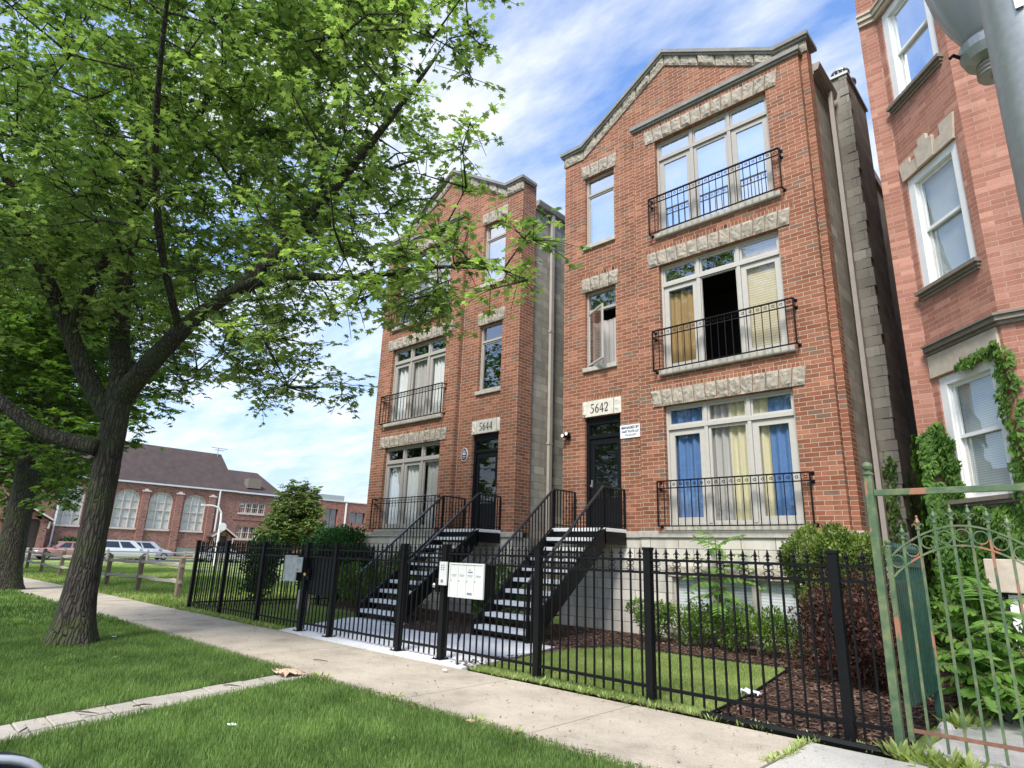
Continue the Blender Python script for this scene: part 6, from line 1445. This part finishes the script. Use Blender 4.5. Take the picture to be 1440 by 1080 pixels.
# ---------------- ivy
def ivy(label, patches, n, seed, size=.085):
    """patches: (origin, U, N, [polygons in u,z])"""
    r_ = np.random.default_rng(seed); T = empty('ivy', (-1.1, 9.3, 0), label, 'ivy'); P, TT, NN = [], [], []
    for O, U, Nn, polys, hole in patches:
        O = np.array(O, float); U = np.array(U, float); Nn = np.array(Nn, float)
        for poly, dens in polys:
            us = [p_[0] for p_ in poly]; zs = [p_[1] for p_ in poly]; k = int((max(us)-min(us))*(max(zs)-min(zs))*n*dens)
            u = r_.uniform(min(us), max(us), k); z = r_.uniform(min(zs), max(zs), k); m_ = inside(u+.03*np.sin(z*23), z+.03*np.sin(u*19), poly)
            for hp in hole: m_ &= ~inside(u+.02*np.sin(z*31), z+.02*np.cos(u*29), hp)
            u, z = u[m_], z[m_]; k = len(u); dd = .02+.10*r_.random(k)*(.6+.4*np.sin(u*9+z*7))
            P.append(O+U*u[:, None]+np.array([0, 0, 1.0])*z[:, None]+Nn*dd[:, None])
            TT.append(np.array([0, 0, -1.0])+Nn*.45*r_.uniform(.2, 1.5, (k, 1))+U*r_.normal(0, .45, (k, 1))); NN.append(Nn+np.array([0, 0, .55])+r_.normal(0, .25, (k, 3)))
    P = np.concatenate(P); TT = np.concatenate(TT); NN = np.concatenate(NN); tn = np.clip(.45+.2*np.sin(P[:, 2]*6+P[:, 0]*5)+r_.normal(0, .2, len(P)), 0, 1)
    leaf_mesh('leaves', P, TT, NN, size*r_.uniform(.55, 1.25, len(P)), IV, m_ivy, T, tn)
    mb = MB()
    for O, U, Nn, polys, hole in patches:
        for poly, dens in polys[:1]:
            u0 = sum(p_[0] for p_ in poly)/len(poly); O_ = Vector(O)+Vector(Nn)*.012
            for q in range(3):
                uu = u0+r_.uniform(-.1, .1); zz = [min(p_[1] for p_ in poly)+(min(2.0, max(p_[1] for p_ in poly))-min(p_[1] for p_ in poly))*j/5 for j in range(6)]
                mb.tube([O_+Vector(U)*(uu+.05*math.sin(j*2+q))+Vector((0, 0, zz[j])) for j in range(6)], .006, 4)
    mb.build('stems', m_twig, T); return T
ivy('dense ivy climbing the pink brick house around its lower window', [
  (A0, Ux, Ny, [([(0, .2), (.25, .2), (.25, 3.28), (.12, 3.2), (0, 3.05)], 1.0)], [[(.10, 2.45), (.25, 2.5), (.25, 2.62), (.12, 2.62)]]),
  (B0, Ub, Nb, [([(0, .2), (1.24, .2), (1.24, 2.12), (1.05, 2.12), (.55, 2.10), (.34, 2.14), (.30, 2.7), (.24, 2.95), (.12, 3.2), (0, 3.3)], 1.0), ([(1.13, 2.1), (1.24, 2.1), (1.24, 4.0), (1.10, 4.0)], .6), ([(.55, 3.80), (1.2, 3.86), (1.2, 4.0), (.7, 3.98)], .5)], [[(.0, 2.35), (.10, 2.32), (.10, 2.55), (.0, 2.6)], [(.02, 1.85), (.3, 1.8), (.3, 1.98), (.02, 2.0)]]),
  (C0, Ux, Ny, [([(0, 1.52), (2.0, 1.52), (2.0, 2.1), (0, 2.12)], 1.0), ([(0, 2.1), (.08, 2.1), (.06, 3.9), (0, 3.95)], .5)], []),
  ((-1.63, 9.8, 0), (0, 1, 0), (-1, 0, 0), [([(0, .2), (.8, .2), (.5, 2.6), (0, 3.2)], .7)], [])], 4600, 70, .068)
ivy('sparse ivy climbing the block chimney of 5642 in the gap between the houses', [((-2.85, 12.72, 0), (1, 0, 0), (0, -1, 0), [([(0, .2), (.36, .2), (.36, 3.2), (.2, 3.4), (.1, 2.6)], .6)], []), ((-2.45, 12.8, 0), (0, 1, 0), (1, 0, 0), [([(0, .2), (1.4, .2), (1.2, 2.6), (0, 3.2)], .5)], [])], 1400, 71, .065)
# ------------------------------------------------------------------ sky, sun, camera
W = bpy.data.worlds.new('World'); SC.world = W; W.use_nodes = True; nt = W.node_tree; bg = nt.nodes['Background']
sky = nt.nodes.new('ShaderNodeTexSky'); sky.sky_type = 'NISHITA'; sky.sun_disc = False; SUN_EL, SUN_AZ = 50, 160
sky.sun_elevation = R(SUN_EL); sky.sun_rotation = R(SUN_AZ); sky.air_density = 1.0; sky.dust_density = .6; sky.ozone_density = 2.5
tc = nt.nodes.new('ShaderNodeTexCoord'); sp = N_(nt, 'ShaderNodeSeparateXYZ'); nt.links.new(tc.outputs['Generated'], sp.inputs[0])
zz = math_(nt, 'ADD', math_(nt, 'MAXIMUM', sp.outputs[2], 0.0), .12)
cx = N_(nt, 'ShaderNodeCombineXYZ'); nt.links.new(math_(nt, 'DIVIDE', sp.outputs[0], zz), cx.inputs[0]); nt.links.new(math_(nt, 'DIVIDE', sp.outputs[1], zz), cx.inputs[1])
mp = N_(nt, 'ShaderNodeMapping'); mp.inputs['Rotation'].default_value = (0, 0, R(CLOUD_ROT)); mp.inputs['Scale'].default_value = (.9, 2.0, 1); mp.inputs['Location'].default_value = CLOUD_LOC; nt.links.new(cx.outputs[0], mp.inputs[0])
n1 = noise(nt, mp.outputs[0], 1.9, 12, .61); n2 = noise(nt, mp.outputs[0], .45, 4, .5)
cl = math_(nt, 'ADD', math_(nt, 'MULTIPLY', n1, .72), math_(nt, 'MULTIPLY', n2, .36))
mask = ramp(nt, cl, [(.44, (0, 0, 0)), (.545, (.42, .42, .42)), (.66, (1, 1, 1))])
hz = ramp(nt, sp.outputs[2], [(0.0, (1, 1, 1)), (.12, (.8, .8, .8)), (.4, (.25, .25, .25)), (.7, (0, 0, 0))])
skc = mix(nt, 1.0, sky.outputs[0], SKY_TINT, 'MULTIPLY')
skc = mix(nt, hz, skc, HAZE_COL)
nt.links.new(mix(nt, math_(nt, 'MULTIPLY', mask, .92), skc, CLOUD_COL), bg.inputs[0]); bg.inputs[1].default_value = SKY_STR
sl = bpy.data.lights.new('sun', 'SUN'); sl.energy = SUN_E; sl.angle = R(16); sl.color = (1, .95, .87); so = bpy.data.objects.new('sun', sl); COL.objects.link(so)
# sky sun_rotation is measured clockwise from +y
az = R(SUN_AZ); dv = Vector((math.sin(az)*math.cos(R(SUN_EL)), math.cos(az)*math.cos(R(SUN_EL)), math.sin(R(SUN_EL))))
so.rotation_euler = dv.to_track_quat('Z', 'Y').to_euler()
cd = bpy.data.cameras.new('camera'); cam = bpy.data.objects.new('camera', cd); COL.objects.link(cam); SC.camera = cam
cd.sensor_fit = 'HORIZONTAL'; cd.sensor_width = 36; cd.lens = 875.773/1440*36; cd.clip_end = 3000; cd.clip_start = .05
fw = Vector((-0.65913116, 0.70301935, 0.26703915)); rt = Vector((0.73500705, 0.67735097, 0.03098878)); upv = Vector((0.15909351, -0.21670132, 0.96318731))
cam.matrix_world = Matrix(((rt.x, upv.x, -fw.x, 0), (rt.y, upv.y, -fw.y, 0), (rt.z, upv.z, -fw.z, H), (0, 0, 0, 1)))
SC.view_settings.view_transform = 'Standard'; SC.view_settings.look = 'None'; SC.view_settings.exposure = EXPO; SC.view_settings.gamma = 1
SC.cycles.max_bounces = 8; SC.cycles.transparent_max_bounces = 16; SC.cycles.sample_clamp_indirect = 6
